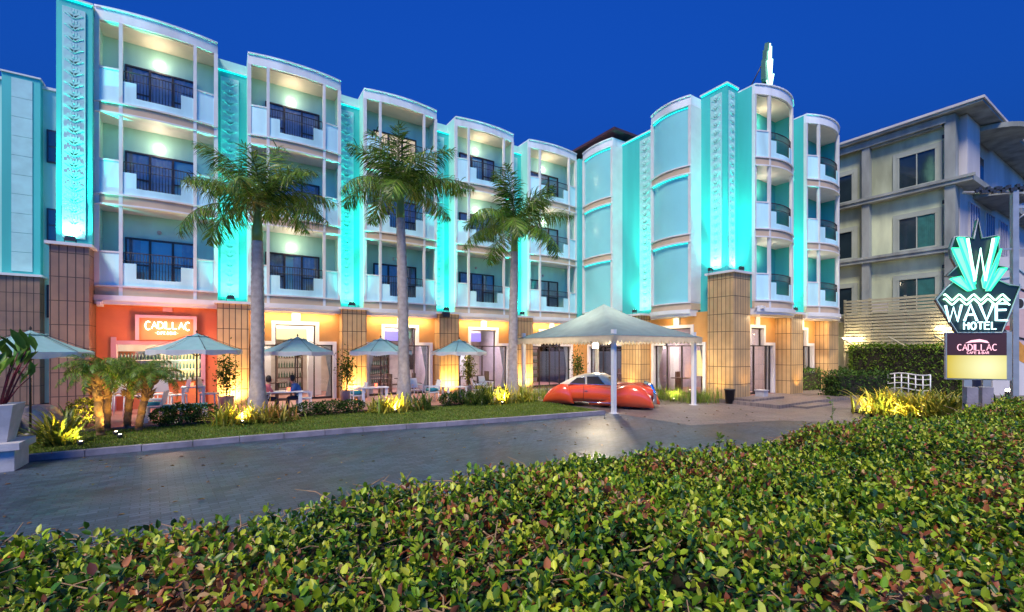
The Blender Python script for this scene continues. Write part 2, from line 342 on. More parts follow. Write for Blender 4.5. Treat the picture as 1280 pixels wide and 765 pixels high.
def lamp_part(fr,u,v,z,on,size=.07,power=13,parent=H):
    m=MB().lathe([(0.001,-.05),(size,-.03),(size*1.1,0),(size,.03),(.001,.05)],seg=12); m.tf(lambda x,y,zz:fr(u+x,v+zz,z+y))
    o=m.build('wall_lamp','lamp' if on else 'lampoff',parent)
    if on: light('POINT','wall_lamp_light',fr(u,v+.5,z+.0),power,(1,.80,.56),o,.06)
def door(fr,u0,u1,v,z0,z1,np_=3,lit=False,cut='curtain'):
    m=MB(); f=.06
    for i in range(np_+1):
        u=u0+(u1-u0)*i/np_; m.box(u-f/2*(1.3 if i%np_ else 1),u+f/2*(1.3 if i%np_ else 1),v,v+.09,z0,z1)
    m.box(u0,u1,v,v+.088,z1-f,z1+.005); m.box(u0,u1,v,v+.088,z0,z0+f)
    for i in (0,np_-1):
        a=u0+(u1-u0)*i/np_; b=u0+(u1-u0)*(i+1)/np_; m.box(a,b,v+.02,v+.07,z0+.95,z0+1.0)
    fo=m.tf(fr).build('balcony_door','frame',H)
    g=MB().add([(u0,v+.05,z0),(u1,v+.05,z0),(u1,v+.05,z1),(u0,v+.05,z1)],[(0,1,2,3)]).tf(fr).build('pane','glass' if lit else 'darkglass',fo,fix=False)
    c=MB(); n=60; gap=random.choice([(0,0),(.30,.62),(.36,.5),(.0,.3),(.66,1.0),(.2,.8)]) if not lit else (0,0)
    for i in range(n):
        if gap[0]<=i/n<gap[1]: continue
        a=u0+(u1-u0)*i/n; b=u0+(u1-u0)*(i+1)/n; va=v+.016+.012*math.sin(i*1.3)+.006*math.sin(i*.37); vb_=v+.016+.012*math.sin((i+1)*1.3)+.006*math.sin((i+1)*.37)
        c.add([(a,va,z0),(b,vb_,z0),(b,vb_,z1),(a,va,z1)],[(0,1,2,3)],sm=False)
    c.tf(fr).build('curtain','curtainlit' if lit else cut,fo,fix=False)
def bay(fr,u0,u1,sag,lamps=(0,0,0),litdoor=(0,0,0),side='teal'):
    W=u1-u0; c1=.75/W; d=-1.0; cu=.75*W/3.75
    for fl in range(3):
        zb=BAND[fl]; zf=FLOOR[fl]
        m=MB()
        arcslab(m,u0,u1,d,sag,zb,zf,0,0)                       # band body
        arcslab(m,u0,u1,d+.05,sag,zf-.002,zf+.06,.05,1)          # mouldings
        if fl: arcslab(m,u0,u1,d+.05,sag,zb-.06,zb+.002,.05,1)
        ta=.12/W; 
        arcwall(m,u0,u1,sag,ta,c1-.015,zf+.06,zf+1.26,.09,-.03,2)
        arcwall(m,u0,u1,sag,1-c1+.015,1-ta,zf+.06,zf+1.26,.09,-.03,2)
        arcwall(m,u0,u1,sag,ta,c1-.015,zf+1.26,zf+1.32,.13,-.005,1)
        arcwall(m,u0,u1,sag,1-c1+.015,1-ta,zf+1.26,zf+1.32,.13,-.005,1)
        s1=c1+(1-2*c1)*.2; s2=1-s1; q1=c1+(1-2*c1)*.27
        arcwall(m,u0,u1,sag,c1+.015,s1,zf+.06,zf+.90,.09,-.03,2); arcwall(m,u0,u1,sag,s2,1-c1-.015,zf+.06,zf+.90,.09,-.03,2)
        arcwall(m,u0,u1,sag,s1,q1,zf+.06,zf+.34,.09,-.03,2); arcwall(m,u0,u1,sag,1-q1,s2,zf+.06,zf+.34,.09,-.03,2)
        arcwall(m,u0,u1,sag,q1,1-q1,zf+.06,zf+.33,.09,-.03,2)
        b=m.tf(fr).build('balcony',['band','trim','balc'],H)
        r=MB(); n=22; top=[]
        for i in range(n+1):
            t=c1+.02+(1-2*c1-.04)*i/n; u=u0+W*t; v=arcv(t,sag)-.08
            zz=zf+(.90 if t<s1 or t>s2 else .34 if t<q1 or t>1-q1 else .33)
            r.tube([(u,v,zz-.02),(u,v,zf+1.3)],.011,5); top.append((u,v,zf+1.3))
        r.tube(top,.02,6); r.tube([(a,b_,zf+1.0) for a,b_,_ in top],.013,5)
        r.tf(fr).build('railing','iron',b)
        uc=(u0+u1)/2
        door(fr,u0+.75*W/3.75,u1-.8*W/3.75,d+.003,zf+.06,zf+2.08,3,litdoor[fl])
        lamp_part(fr,uc-.1,d+.06,zf+2.4,lamps[fl])
    for z in (BAND[1],BAND[2],TOPO):
        m=MB(); arcslab(m,u0+.07,u1-.07,d+.01,sag,z-.035,z-.003,-.1,0); m.tf(fr).build('soffit','soffit',H)
    m=MB(); arcslab(m,u0,u1,d-.3,sag,TOPO,TOPP,0,0); arcslab(m,u0,u1,d-.3,sag,TOPP,TOPP+.06,.05,0)
    m.tf(fr).build('bay_parapet','white',H)
    for u,t in ((u0+.06,0),(u1-.06,1)):
        MB().box(u-.07,u+.07,-.12,.03,FLOOR[0]+.06,TOPO).tf(fr).build('column','trim',H)
    for t in (c1,1-c1):
        u=u0+W*t; v=arcv(t,sag)-.05
        MB().box(u-.055,u+.055,v-.06,v+.07,BAND[0],TOPO).tf(fr).build('column','trim',H)
    for a,b in ((u0-.004,u0+.06),(u1-.06,u1+.004)):
        MB().box(a,b,-1.3,-.12,BAND[0],TOPP-.01).tf(fr).build('bay_side_wall','pil' if side=='pil' else side,H)
# relief panel: stacked palmette / chevron leaves
def relief(fr,u0,u1,v,z0,z1,parent):
    m=MB(); m.box(u0,u1,v,v+.05,z0,z1); uc=(u0+u1)/2; w=(u1-u0)/2*.84; n=int((z1-z0)/.40); hz=(z1-z0)/n
    for i in range(n):
        z=z0+i*hz+.04
        for sgn in (-1,1):
            for (a,b,th,top) in ((.10,1.0,.10,.62),(.05,.70,.09,.86),(.0,.36,.08,1.0)):
                p=[(uc+sgn*a*w,z),(uc+sgn*(b*w),z+hz*top*.62),(uc+sgn*(b*w*.86),z+hz*top*.9),(uc+sgn*(a*w+.0),z+hz*th*2.2)]
                m.add([(x,v+.05,zz) for x,zz in p]+[(x,v+.07,zz) for x,zz in p],[(4,5,6,7),(0,1,5,4),(1,2,6,5),(2,3,7,6),(3,0,4,7)])
        m.add([(uc-.05,v+.05,z+hz*.5),(uc,v+.05,z+hz*.42),(uc+.05,v+.05,z+hz*.5),(uc,v+.05,z+hz*.95),(uc,v+.08,z+hz*.6)],[(0,1,4),(1,2,4),(2,3,4),(3,0,4)])
    return m.tf(fr).build('relief_panel','relief',parent)
FN=[0]
def floodlight(fr,u,v,z,label,power=260,col=(.0,1,.74),aimv=-.10,spot=70,dz=0):
    """small cap-mounted projector washing the pilaster above it"""
    t=thing('floodlight',label,'floodlight',fr(u,v,z),0,'floodlights washing the pilasters')
    m=MB().box(-.13,.13,-.06,.06,.10,.24).box(-.11,.11,-.045,.045,.24,.27); m.build('housing','metal',t)
    MB().add([(-.1,-.04,.272),(.1,-.04,.272),(.1,.04,.272),(-.1,.04,.272)],[(0,1,2,3)]).build('lens',glowcy,t,fix=False)
    MB().tube([(-.15,0,0),(-.15,0,.18)],.012,5).tube([(.15,0,0),(.15,0,.18)],.012,5).box(-.16,.16,-.03,.03,0,.015).build('bracket','metal',t)
    n=fr.n
    light('SPOT','beam',(0,0,.32),power*.8,(.10,1,.78),t,.05,(n[0]*-.9,n[1]*-.9,1),125,.9)
    light('SPOT','beam',(n[0]*.1,n[1]*.1,.32),power*8.5,col,t,.05,(n[0]*aimv,n[1]*aimv,1),44,1.)
    return t
glowcy=glow('cyan_projector_lens',(.3,1,.9),12)
def pilaster(fr,u0,u1,vb,z0,z1,rel,led=True,name='pilaster'):
    m=MB().box(u0,u1,vb-.6,vb,z0,z1); p=m.tf(fr).build(name,'pil',H)
    MB().box(u0-.03,u1+.03,vb-.6,vb+.06,z1,z1+.07).tf(fr).build('coping','trim',p)
    if led: MB().box(u0+.02,u1-.02,vb+.012,vb+.04,z1-.05,z1-.02).tf(fr).build('light_strip','led',p)
    if rel: relief(fr,rel[0],rel[1],vb,z0+.25,z1-.3,p)
    return p
def added_ledge_light(fr,u0,u1,v,z,pw,col=(1,.72,.40)):  # added lamps that brighten the ground-floor walls, not known fixtures
    o=MB().box(u0,u1,v-.03,v+.03,z,z+.03).tf(fr).build('added_ledge_lamp','trim',H)
    a=fr((u0+u1)/2,v,z-.03); l=light('AREA','added_wall_wash',a,pw,col,H,u1-u0,(-fr.n[0]*.55,-fr.n[1]*.55,-1),sizey=.06)
    if fr.u[1]: l.rotation_euler=Vector((-fr.n[0]*.55,-fr.n[1]*.55,-1)).to_track_quat('-Z','X').to_euler()
def plinth(fr,u0,u1,v0,v1,ztop,m='tile',z0=.0):
    p=MB().box(u0,u1,v0,v1,z0,ztop).tf(fr).build('tiled_pillar',m,H)
    MB().box(u0-.1,u1+.1,v0,v1+.1,ztop,ztop+.1).tf(fr).build('ledge_cap','trim',p)
    return p
per=4.81; B0=[-3.89+per*i for i in range(5)]; BW=3.75
lampcfg=[(0,1,1),(1,0,1),(0,0,0),(0,1,1),(0,1,1)]
litcfg=[(0,0,0),(0,0,0),(0,0,1),(0,0,0),(0,0,0)]
names=['first','second','third','fourth','fifth']
for i,u in enumerate(B0):
    bay(FM,u,min(u+BW,19.3),.24,lampcfg[i],litcfg[i])
# back wall & core
MB().box(-3.9,19.4,-1.3,-1.0,4.3,TOPP-.02).tf(FM).build('wall','teal',H)
MB().box(-3.9,19.4,-7,-1.3,4.3,TOPP-.1).tf(FM).build('wall','teal',H)
# pilasters between bays
for i in range(4):
    a=B0[i]+BW; b=B0[i+1]
    pilaster(FM,a,b,-.8,4.42,14.35,(a+.1,a+.76))
    plinth(FM,a-.02,b+.02,-1.0,.42,4.3)
    light('SPOT','pillar_uplight',FM((a+b)/2,.95,.35),420,(1,.64,.2),H,.08,(0,.5,1),150,1.)
    floodlight(FM,(a+b)/2-.08,.22,4.4,'cyan projector on the white ledge cap between the %s and %s balcony bays'%(names[i],names[i+1]),power=330)
# first (big) pilaster
p=pilaster(FM,-4.84,-3.9,.25,6.1,14.75,(-4.68,-4.08)); plinth(FM,-4.9,-3.9,-1.0,.75,6.0,'tilebrown')
floodlight(FM,-4.42,.55,6.1,'cyan projector on the high ledge at the foot of the leftmost tall relief',power=420)
# ledges under the bays
for i,u in enumerate(B0):
    m=MB(); arcslab(m,u+.0,min(u+BW,19.3),-.6,.24,4.22,4.418,.12,0,ends=-.03)
    arcslab(m,u+.0,min(u+BW,19.3),-.6,.24,4.10,4.22,.05,0,ends=-.03)
    m.tf(FM).build('ledge','trim',H)
# ground floor of the main facade: wall with stepped openings
def shopfront(fr,u0,u1,v,wallm,trimm,name,glass='glass',z0=.16,ztop=4.3,uo=0,curt=True,uw=.82,mul=(.25,.5,.75)):
    """stepped opening: lower wide, upper narrow"""
    W=u1-u0; uc=(u0+u1)/2; lw=W/2-.28; zl=2.66; zu=3.55; f=.15
    m=MB()
    m.box(u0,uc-lw-f,v-.3,v,z0,ztop); m.box(uc+lw+f,u1,v-.3,v,z0,ztop)
    m.box(uc-lw-f,uc-uw-f,v-.3,v,zl+f,ztop); m.box(uc+uw+f,uc+lw+f,v-.3,v,zl+f,ztop); m.box(uc-uw-f,uc+uw+f,v-.3,v,zu+f,ztop)
    m.tf(fr).build('wall',wallm,H)
    t=MB()
    for s in (-1,1):
        a,b=sorted((uc+s*lw,uc+s*(lw+f))); t.box(a,b,v-.25,v+.07,z0,zl+f)
        a,b=sorted((uc+s*uw,uc+s*(uw+f))); t.box(a,b,v-.25,v+.07,zl+f,zu+f)
        a,b=sorted((uc+s*uw,uc+s*lw)); t.box(a,b,v-.25,v+.07,zl,zl+f)
    t.box(uc-uw,uc+uw,v-.25,v+.07,zu,zu+f); t.box(uc-.17,uc+.17,v,v+.09,zu+f,ztop-.2)
    t.tf(fr).build('window_trim',trimm,H)
    g=MB(); q=.05
    for x in (uc-lw+q/2,uc+lw-q/2): g.box(x-q/2,x+q/2,v-.2,v-.12,z0,zl)
    for k_ in mul: x=uc-lw+2*lw*k_; g.box(x-q/2,x+q/2,v-.2,v-.12,z0,zl)
    g.box(uc-lw,uc+lw,v-.2,v-.12,zl-q,zl); g.box(uc-lw,uc+lw,v-.2,v-.12,z0,z0+.1)
    for x in (uc-uw+q/2,uc+uw-q/2): g.box(x-q/2,x+q/2,v-.2,v-.12,zl,zu)
    g.box(uc-uw,uc+uw,v-.2,v-.12,zu-q,zu)
    fo=g.tf(fr).build('shop_window','frame',H)
    MB().add([(uc-lw,v-.16,z0),(uc+lw,v-.16,z0),(uc+lw,v-.16,zl),(uc-lw,v-.16,zl),(uc-uw,v-.16,zl),(uc+uw,v-.16,zl),(uc+uw,v-.16,zu),(uc-uw,v-.16,zu)],[(0,1,2,3),(4,5,6,7)]).tf(fr).build('pane',glass,fo,fix=False)
    if curt:
        c=MB()
        for s in (-1,1):
            for kx_ in range(14):
                def cu(zz,k2): 
                    wv=.32*(abs(zz-1.2)/1.4*.8+.2); return uc+s*(lw-.05-wv*k2/14)
                rows=[z0+.02,.6,1.2,1.9,zl-.05]
                for r0,r1 in zip(rows[:-1],rows[1:]):
                    c.add([(cu(r0,kx_),v-.24-.02*(kx_%2),r0),(cu(r0,kx_+1),v-.24-.02*((kx_+1)%2),r0),(cu(r1,kx_+1),v-.24-.02*((kx_+1)%2),r1),(cu(r1,kx_),v-.24-.02*(kx_%2),r1)],[(0,1,2,3)])
        c.tf(fr).build('curtain','curtain',fo,fix=False)
for i in (1,2,3,4):
    a=B0[i]; shopfront(FM,a+.02,min(a+BW,19.3)-.02,-.25,'tan','trim','x')
for i in range(1,5): added_ledge_light(FM,B0[i]+.3,min(B0[i]+BW,19.3)-.3,.12,4.04,50)
added_ledge_light(FW,19.3,21.5,.1,4.04,42); added_ledge_light(FW,14,16.2,.1,4.04,42); added_ledge_light(FF,21.4,24.4,.1,4.04,48); added_ledge_light(FF,26.3,28.8,.1,4.04,55)
# bay 1 : open bar front with signboard
a=B0[0]; MB().box(a,a+.55,-.55,-.25,.16,4.3).box(a+3.2,a+BW,-.55,-.25,.16,4.3).box(a+.55,a+3.2,-.55,-.25,2.75,4.3).tf(FM).build('wall','orange',H)
MB().box(a+.42,a+.57,-.5,-.16,.16,2.9).box(a+3.18,a+3.33,-.5,-.16,.16,2.9).box(a+.57,a+3.18,-.5,-.17,2.62,2.77).box(a+1.95,a+2.25,-.25,-.18,3.92,4.2).tf(FM).build('window_trim','pink',H)
# left set-back block
FL=Fr(0,28.5,(1,0),(0,-1))
MB().box(-9.6,-4.9,-6,-.35,0,14.3).tf(FL).build('wall','teal',H)
MB().box(-9.7,-4.9,-6,-.25,14.3,14.42).tf(FL).build('coping','trim',H)
pilaster(FL,-8.05,-6.85,0,5.75,14.55,None,led=False)
for i in range(10): MB().box(-7.75,-7.1,-.002,.03,5.9+i*.85,5.9+i*.85+.835).tf(FL).build('facing_panel','relief',H)
pass; plinth(FL,-8.3,-6.8,-.35,.3,5.65,'tilebrown'); plinth(FL,-9.6,-8.4,-.35,.1,5.65,'tilebrown')
for z in (3.9,7.4,11.0):
    fo=MB().box(-6.72,-5.37,-.35,-.28,z,z+1.5).tf(FL).build('side_window','frame',H)
    g=MB(); 
    for kx_ in range(2): g.box(-6.65+kx_*.66,-6.05+kx_*.66,-.28,-.275,z+.07,z+.7); g.box(-6.65+kx_*.66,-6.05+kx_*.66,-.28,-.275,z+.76,z+1.43)
    g.tf(FL).build('pane','nbglass',fo)
MB().box(19.11,19.7,21.78,22.6,4.3,14.6).build('wall','pil',H)
MB().box(19.05,19.92,21.86,22.32,.16,4.3).build('wall','tan',H)
# ---------------- wing facing left (X = 19.4)
MB().box(12.5,22.8,-6,-1.0,4.3,TOPP-.1).tf(FW).build('wall','pil',H)
def blankbay(fr,u0,u1,sag):
    for fl in range(3):
        m=MB(); zb=BAND[fl]; zf=FLOOR[fl]; zt=BAND[fl+1] if fl<2 else TOPO
        arcslab(m,u0,u1,-1,sag,zb,zf,0,0); arcslab(m,u0,u1,-.9,sag,zf-.002,zf+.06,.05,1)
        if fl: arcslab(m,u0,u1,-.9,sag,zb-.06,zb+.002,.05,1)
        b=m.tf(fr).build('floor_band',['band','trim'],H)
        m=MB(); arcslab(m,u0+.05,u1-.05,-1,sag,zf+.06,zt-.05,-.10,0); m.tf(fr).build('blank_panel','panel',H)
        m=MB(); arcwall(m,u0,u1,sag,.06,.94,zt-.10,zt-.075,.02,-.07); m.tf(fr).build('light_strip','led',b)
    m=MB(); arcslab(m,u0,u1,-1.3,sag,TOPO,TOPP,0,0); arcslab(m,u0,u1,-1.3,sag,TOPP,TOPP+.06,.05,0); m.tf(fr).build('bay_parapet','white',H)
    for u in (u0+.07,u1-.07): MB().box(u-.08,u+.08,-1,.03,FLOOR[0]+.06,TOPO).tf(fr).build('column','trim',H)
    m=MB(); arcslab(m,u0,u1,-.6,sag,4.22,4.418,.12,0,ends=-.02); arcslab(m,u0,u1,-.6,sag,4.10,4.22,.05,0,ends=-.02); m.tf(fr).build('ledge','trim',H)
blankbay(FW,19.13,21.75,.20); blankbay(FW,13.85,16.3,.28)
pilaster(FW,16.3,19.13,-.8,4.42,14.7,(16.95,17.75)); 
pilaster(FW,12.45,13.85,-.8,6.1,15.1,(12.72,13.3))
MB().box(12.5,13.87,-.81,-.77,4.29,6.1).tf(FW).build('wall','pil',H)
plinth(FW,16.75,18.1,-1.0,.35,4.3)
floodlight(FW,17.35,.12,4.4,'cyan projector on the wing ledge below the relief beside the tent peak',power=300)
# corner pillar, two faces
MB().box(19.7,21.1,11.85,13.15,0,6.0).build('tiled_pillar','tile',H)
MB().box(19.6,21.2,11.75,13.25,6.0,6.1).build('ledge_cap','trim',H)
floodlight(FW,13.0,-.3,6.1,'cyan projector on the corner pillar cap, face towards the tent',power=280)
# ---------------- corner tower front (Y = 11.65 plane)
MB().box(20.23,30.3,12.52,20,4.3,TOPP-.12).build('wall','pil',H)
pf=pilaster(FF,20.21,21.09,-.81,6.1,15.085,(20.3,20.78)); 
floodlight(FF,20.62,-.35,6.1,'cyan projector on the corner pillar cap, face towards the entrance',power=260)
bay(FF,21.1,24.7,.5,(1,1,1),(0,0,0),'pil'); bay(FF,26.1,29.9,.5,(1,0,0),(0,0,0),'pil')
pilaster(FF,24.7,26.1,-.8,4.42,14.5,None)
floodlight(FF,25.4,-.2,4.4,'cyan projector on the ledge between the two entrance side bays',power=300)
MB().box(29.9,30.3,-6,-.1,4.3,TOPP).tf(FF).build('wall','white',H)
MB().box(20.9,30.1,-1.3,-1.0,4.3,TOPP-.02).tf(FF).build('wall','teal',H)
for a,b in ((21.1,24.7),(26.1,29.9)):
    m=MB(); arcslab(m,a,b,-1.2,.5,4.22,4.418,.12,0,ends=-.02); arcslab(m,a,b,-1.2,.5,4.10,4.22,.05,0,ends=-.02); m.tf(FF).build('ledge','trim',H)
plinth(FF,24.75,25.95,-1.4,-.1,4.3); plinth(FF,29.1,30.3,-1.4,-.15,4.3)
# ground floor: wing + tower
shopfront(FW,18.1,21.9,-.45,'tan','trim','x',mul=(.33,.66)); shopfront(FW,13.2,16.75,-.45,'tan','trim','x',mul=(.2,.45,.75))
shopfront(FF,21.1,24.75,-.9,'tan','trim','x',mul=(.12,.5,.88),uw=.6); shopfront(FF,25.95,29.1,-.9,'tan','trim','x',uw=.55)
# entry roof (dark eaves) above the inner corner
r=MB().add([(19.3,18.9,15.35),(27,18.9,15.35),(27,28,15.35),(19.3,28,15.35),(19.3,18.9,15.5),(27,18.9,15.5),(27,28,15.5),(19.3,28,15.5),(23,22,17),(23,25,17)],[(0,1,2,3),(0,1,5,4),(1,2,6,5),(2,3,7,6),(3,0,4,7),(4,5,8),(5,6,9,8),(6,7,9),(7,4,8,9)]); r.build('roof','roof',H)
MB().box(20.4,26,20,27,14.9,15.35).build('wall','teal',H)
# interior of the ground floor: rooms
MB().box(-3.9,19.4,26.6,26.7,.16,4.1).build('interior_wall','creamwall',H)
MB().box(-3.9,30.2,22.4,26.6,3.95,4.05).box(20,30.2,12.9,22.3,3.95,4.05).build('interior_ceiling','creamwall',H)
MB().box(24.5,24.6,13,22.3,.16,3.95).box(20,30,17.5,17.6,.16,3.95).build('interior_wall','purplewall',H)
MB().box(-3.9,19.4,22.9,26.6,-.01,.15).box(19.6,30.2,12.5,22.9,-.01,.15).build('interior_floor','terrace',H)
for x in (B0[0]+BW+.4,B0[2]+BW+.4,B0[3]+BW+.3):
    MB().box(x-.05,x+.05,22.9,26.6,.16,3.95).build('interior_wall','purplewall',H)
# purple cove lights
for i in (1,2,3,4):
    u=B0[i]; c=MB().box(u+.4,u+BW-.4,25.2,25.25,2.95,3.5).build('cove_light','purplepanel' if i>1 else 'yellowled',H)
    c2=MB().box(u+.3,u+BW-.3,25.4,25.5,3.2,3.95).build('ceiling_drop','creamwall',H)
    light('AREA','room_light',(u+BW/2,24.2,3.85),260,(1,.84,.86) if i>1 else (1,.85,.65),H,2.2,(0,0,-1))
light('AREA','room_light',(22.8,15.2,3.85),280,(1,.8,.7),H,2.2,(0,0,-1)); light('AREA','room_light',(27.5,15.2,3.85),250,(1,.8,.7),H,2.2,(0,0,-1))
light('AREA','room_light',(21.6,20,3.85),230,(.9,.8,1),H,2,(0,0,-1))
# interior furnishing silhouettes behind the glass
def interior(x,y,kind):
    if kind=='pillar': MB().box(x-.3,x+.3,y-.2,y+.2,.16,3.95).build('interior_pillar','trim',H)
    if kind=='shelf':
        m=MB().box(x-.6,x-.55,y,y+.3,.16,2.5).box(x+.55,x+.6,y,y+.3,.16,2.5)
        for z in (.5,1.,1.5,2.,2.45): m.box(x-.55,x+.55,y,y+.3,z,z+.04)
        m.build('interior_shelf','wood',H); n=MB()
        for z in (.54,1.04,1.54,2.04):
            for k_ in range(9): n.lathe([(.035,z),(.035,z+.18),(.012,z+.24),(.012,z+.3)],x-.48+k_*.12,y+.15,8)
        n.build('shelf_bottles','bottle',H)
    if kind=='clock':
        m=MB().lathe([(.001,0),(.42,0),(.42,.06),(.36,.06),(.36,.03),(.001,.03)],seg=32); m.tf(lambda a,b,c:(x+a,y-c,2.+b)); m.build('interior_clock','metal',H)
    if kind=='panel': MB().box(x-.4,x+.4,y,y+.05,.16,2.6).build('interior_panel','trim',H)
    if kind=='yellow': MB().box(x-.2,x+.2,y,y+.05,.5,2.5).build('interior_panel','yellowled',H)
    if kind=='art': MB().box(x-.35,x+.35,y,y+.04,1.3,2.2).box(x-.3,x+.3,y-.01,y,1.35,2.15).build('picture_frame','frame',H)
for x,y,kd in ((1.6,24.6,'panel'),(2.9,25.2,'shelf'),(3.9,24.4,'pillar'),(6.3,25.2,'pillar'),(7.7,26.2,'shelf'),(8.9,24.8,'art'),(10.9,26.4,'clock'),(12.4,25.2,'pillar'),(13.3,26.3,'yellow'),(15.9,25.5,'yellow'),(17.2,24.8,'panel'),(18.4,25.8,'shelf'),(16.8,24.2,'art')): interior(x,y,kd)
for x,y,kd in ((23.2,15.2,'shelf'),(22.,16.8,'panel'),(27,16.5,'shelf'),(28.3,14.5,'pillar')): interior(x,y,kd)
for (x,y) in ((22.,14.8),(22.,19.8)): MB().box(x-.05,x,y-.5,y+.5,1.,2.4).build('interior_panel','yellowled' if y<18 else 'trim',H)
for (x,y) in ((21.6,14.1),(21.3,15.9),(21.6,20.6)):
    MB().box(x-.35,x+.35,y-.35,y+.35,.85,.9).box(x-.05,x+.05,y-.05,y+.05,.16,.85).box(x+.3,x+.7,y+.5,y+.55,.16,1.2).build('interior_table','wood',H)
for i,x in enumerate((2.2,7.0,8.3,11.7,12.9)):
    MB().box(x-.4,x+.4,23.5,24.1,.86,.9).box(x-.05,x+.05,23.75,23.85,.16,.86).box(x+.55,x+.6,23.5,24.,.16,1.15).box(x+.6,x+.95,23.5,24.,.55,.6).build('interior_table','wood',H)
# security camera + wall speaker boxes
tag(MB().box(-.08,.08,-.16,.1,0,.2).box(-.05,.05,-.28,-.16,.05,.15).build('security_camera','trim',loc=(-3.72,21.95,4.0)),'white security camera under the ledge at the orange wall corner','camera')
tag(MB().box(-.08,.08,-.16,.1,0,.16).box(-.05,.05,-.28,-.16,.03,.13).box(-.3,-.08,-.04,.04,.05,.1).build('security_camera','trim',loc=(21.3,11.55,4.35)),'white security camera arm on the corner above the entrance glass','camera')
tag(MB().box(-.2,.2,-.12,.12,0,.26).box(-.17,.17,-.13,-.12,.03,.23).build('wall_speaker','metal',loc=(9.75,21.5,4.12)),'small black loudspeaker box beside the ledge cap before fourth bay','speaker')
# ================================================================ SIGNS
# orange board with the bar's neon name on the facade (X -3.4 .. -.9)
t=thing('neon_sign','glowing neon sign on orange board reading CADILLAC CAFE & BAR under the first bay','neon sign',(-1.79,22.1,3.22))
MB().box(-.84,.84,-.1,.0,-.42,.42).build('board','orange',t)
MB().box(-.95,-.84,-.16,0,-.42,.53).box(.84,.95,-.16,0,-.42,.53).box(-.84,.84,-.16,0,.42,.53).build('frame','pink',t)
m=MB(); x=-.66
for i,ch in enumerate('CADILLAC'):
    h=.32 if i in (0,7) else .26; z=-.03 if i in (0,7) else 0.02
    x=strokes(m,LET,ch,x,z,h,.165 if ch!='I' else .1,.03,.017,y=-.15)
m.build('neon_lettering','redneon',t)
m=MB(); strokes(m,LET,'- CAFE & BAR -',-.36,-.2,.1,.05,.018,.008,y=-.14); m.build('neon_lettering','redneon',t)
light('AREA','neon_glow',(0,-.45,-.05),11,(1,.28,.12),t,1.5,(0,1,0),sizey=.5)
light('POINT','neon_glow',(0,-1.5,-.3),130,(1,.32,.16),t,.4)
def wave_emblem(mb_back,mbn,mbw,s=1.):
    pass
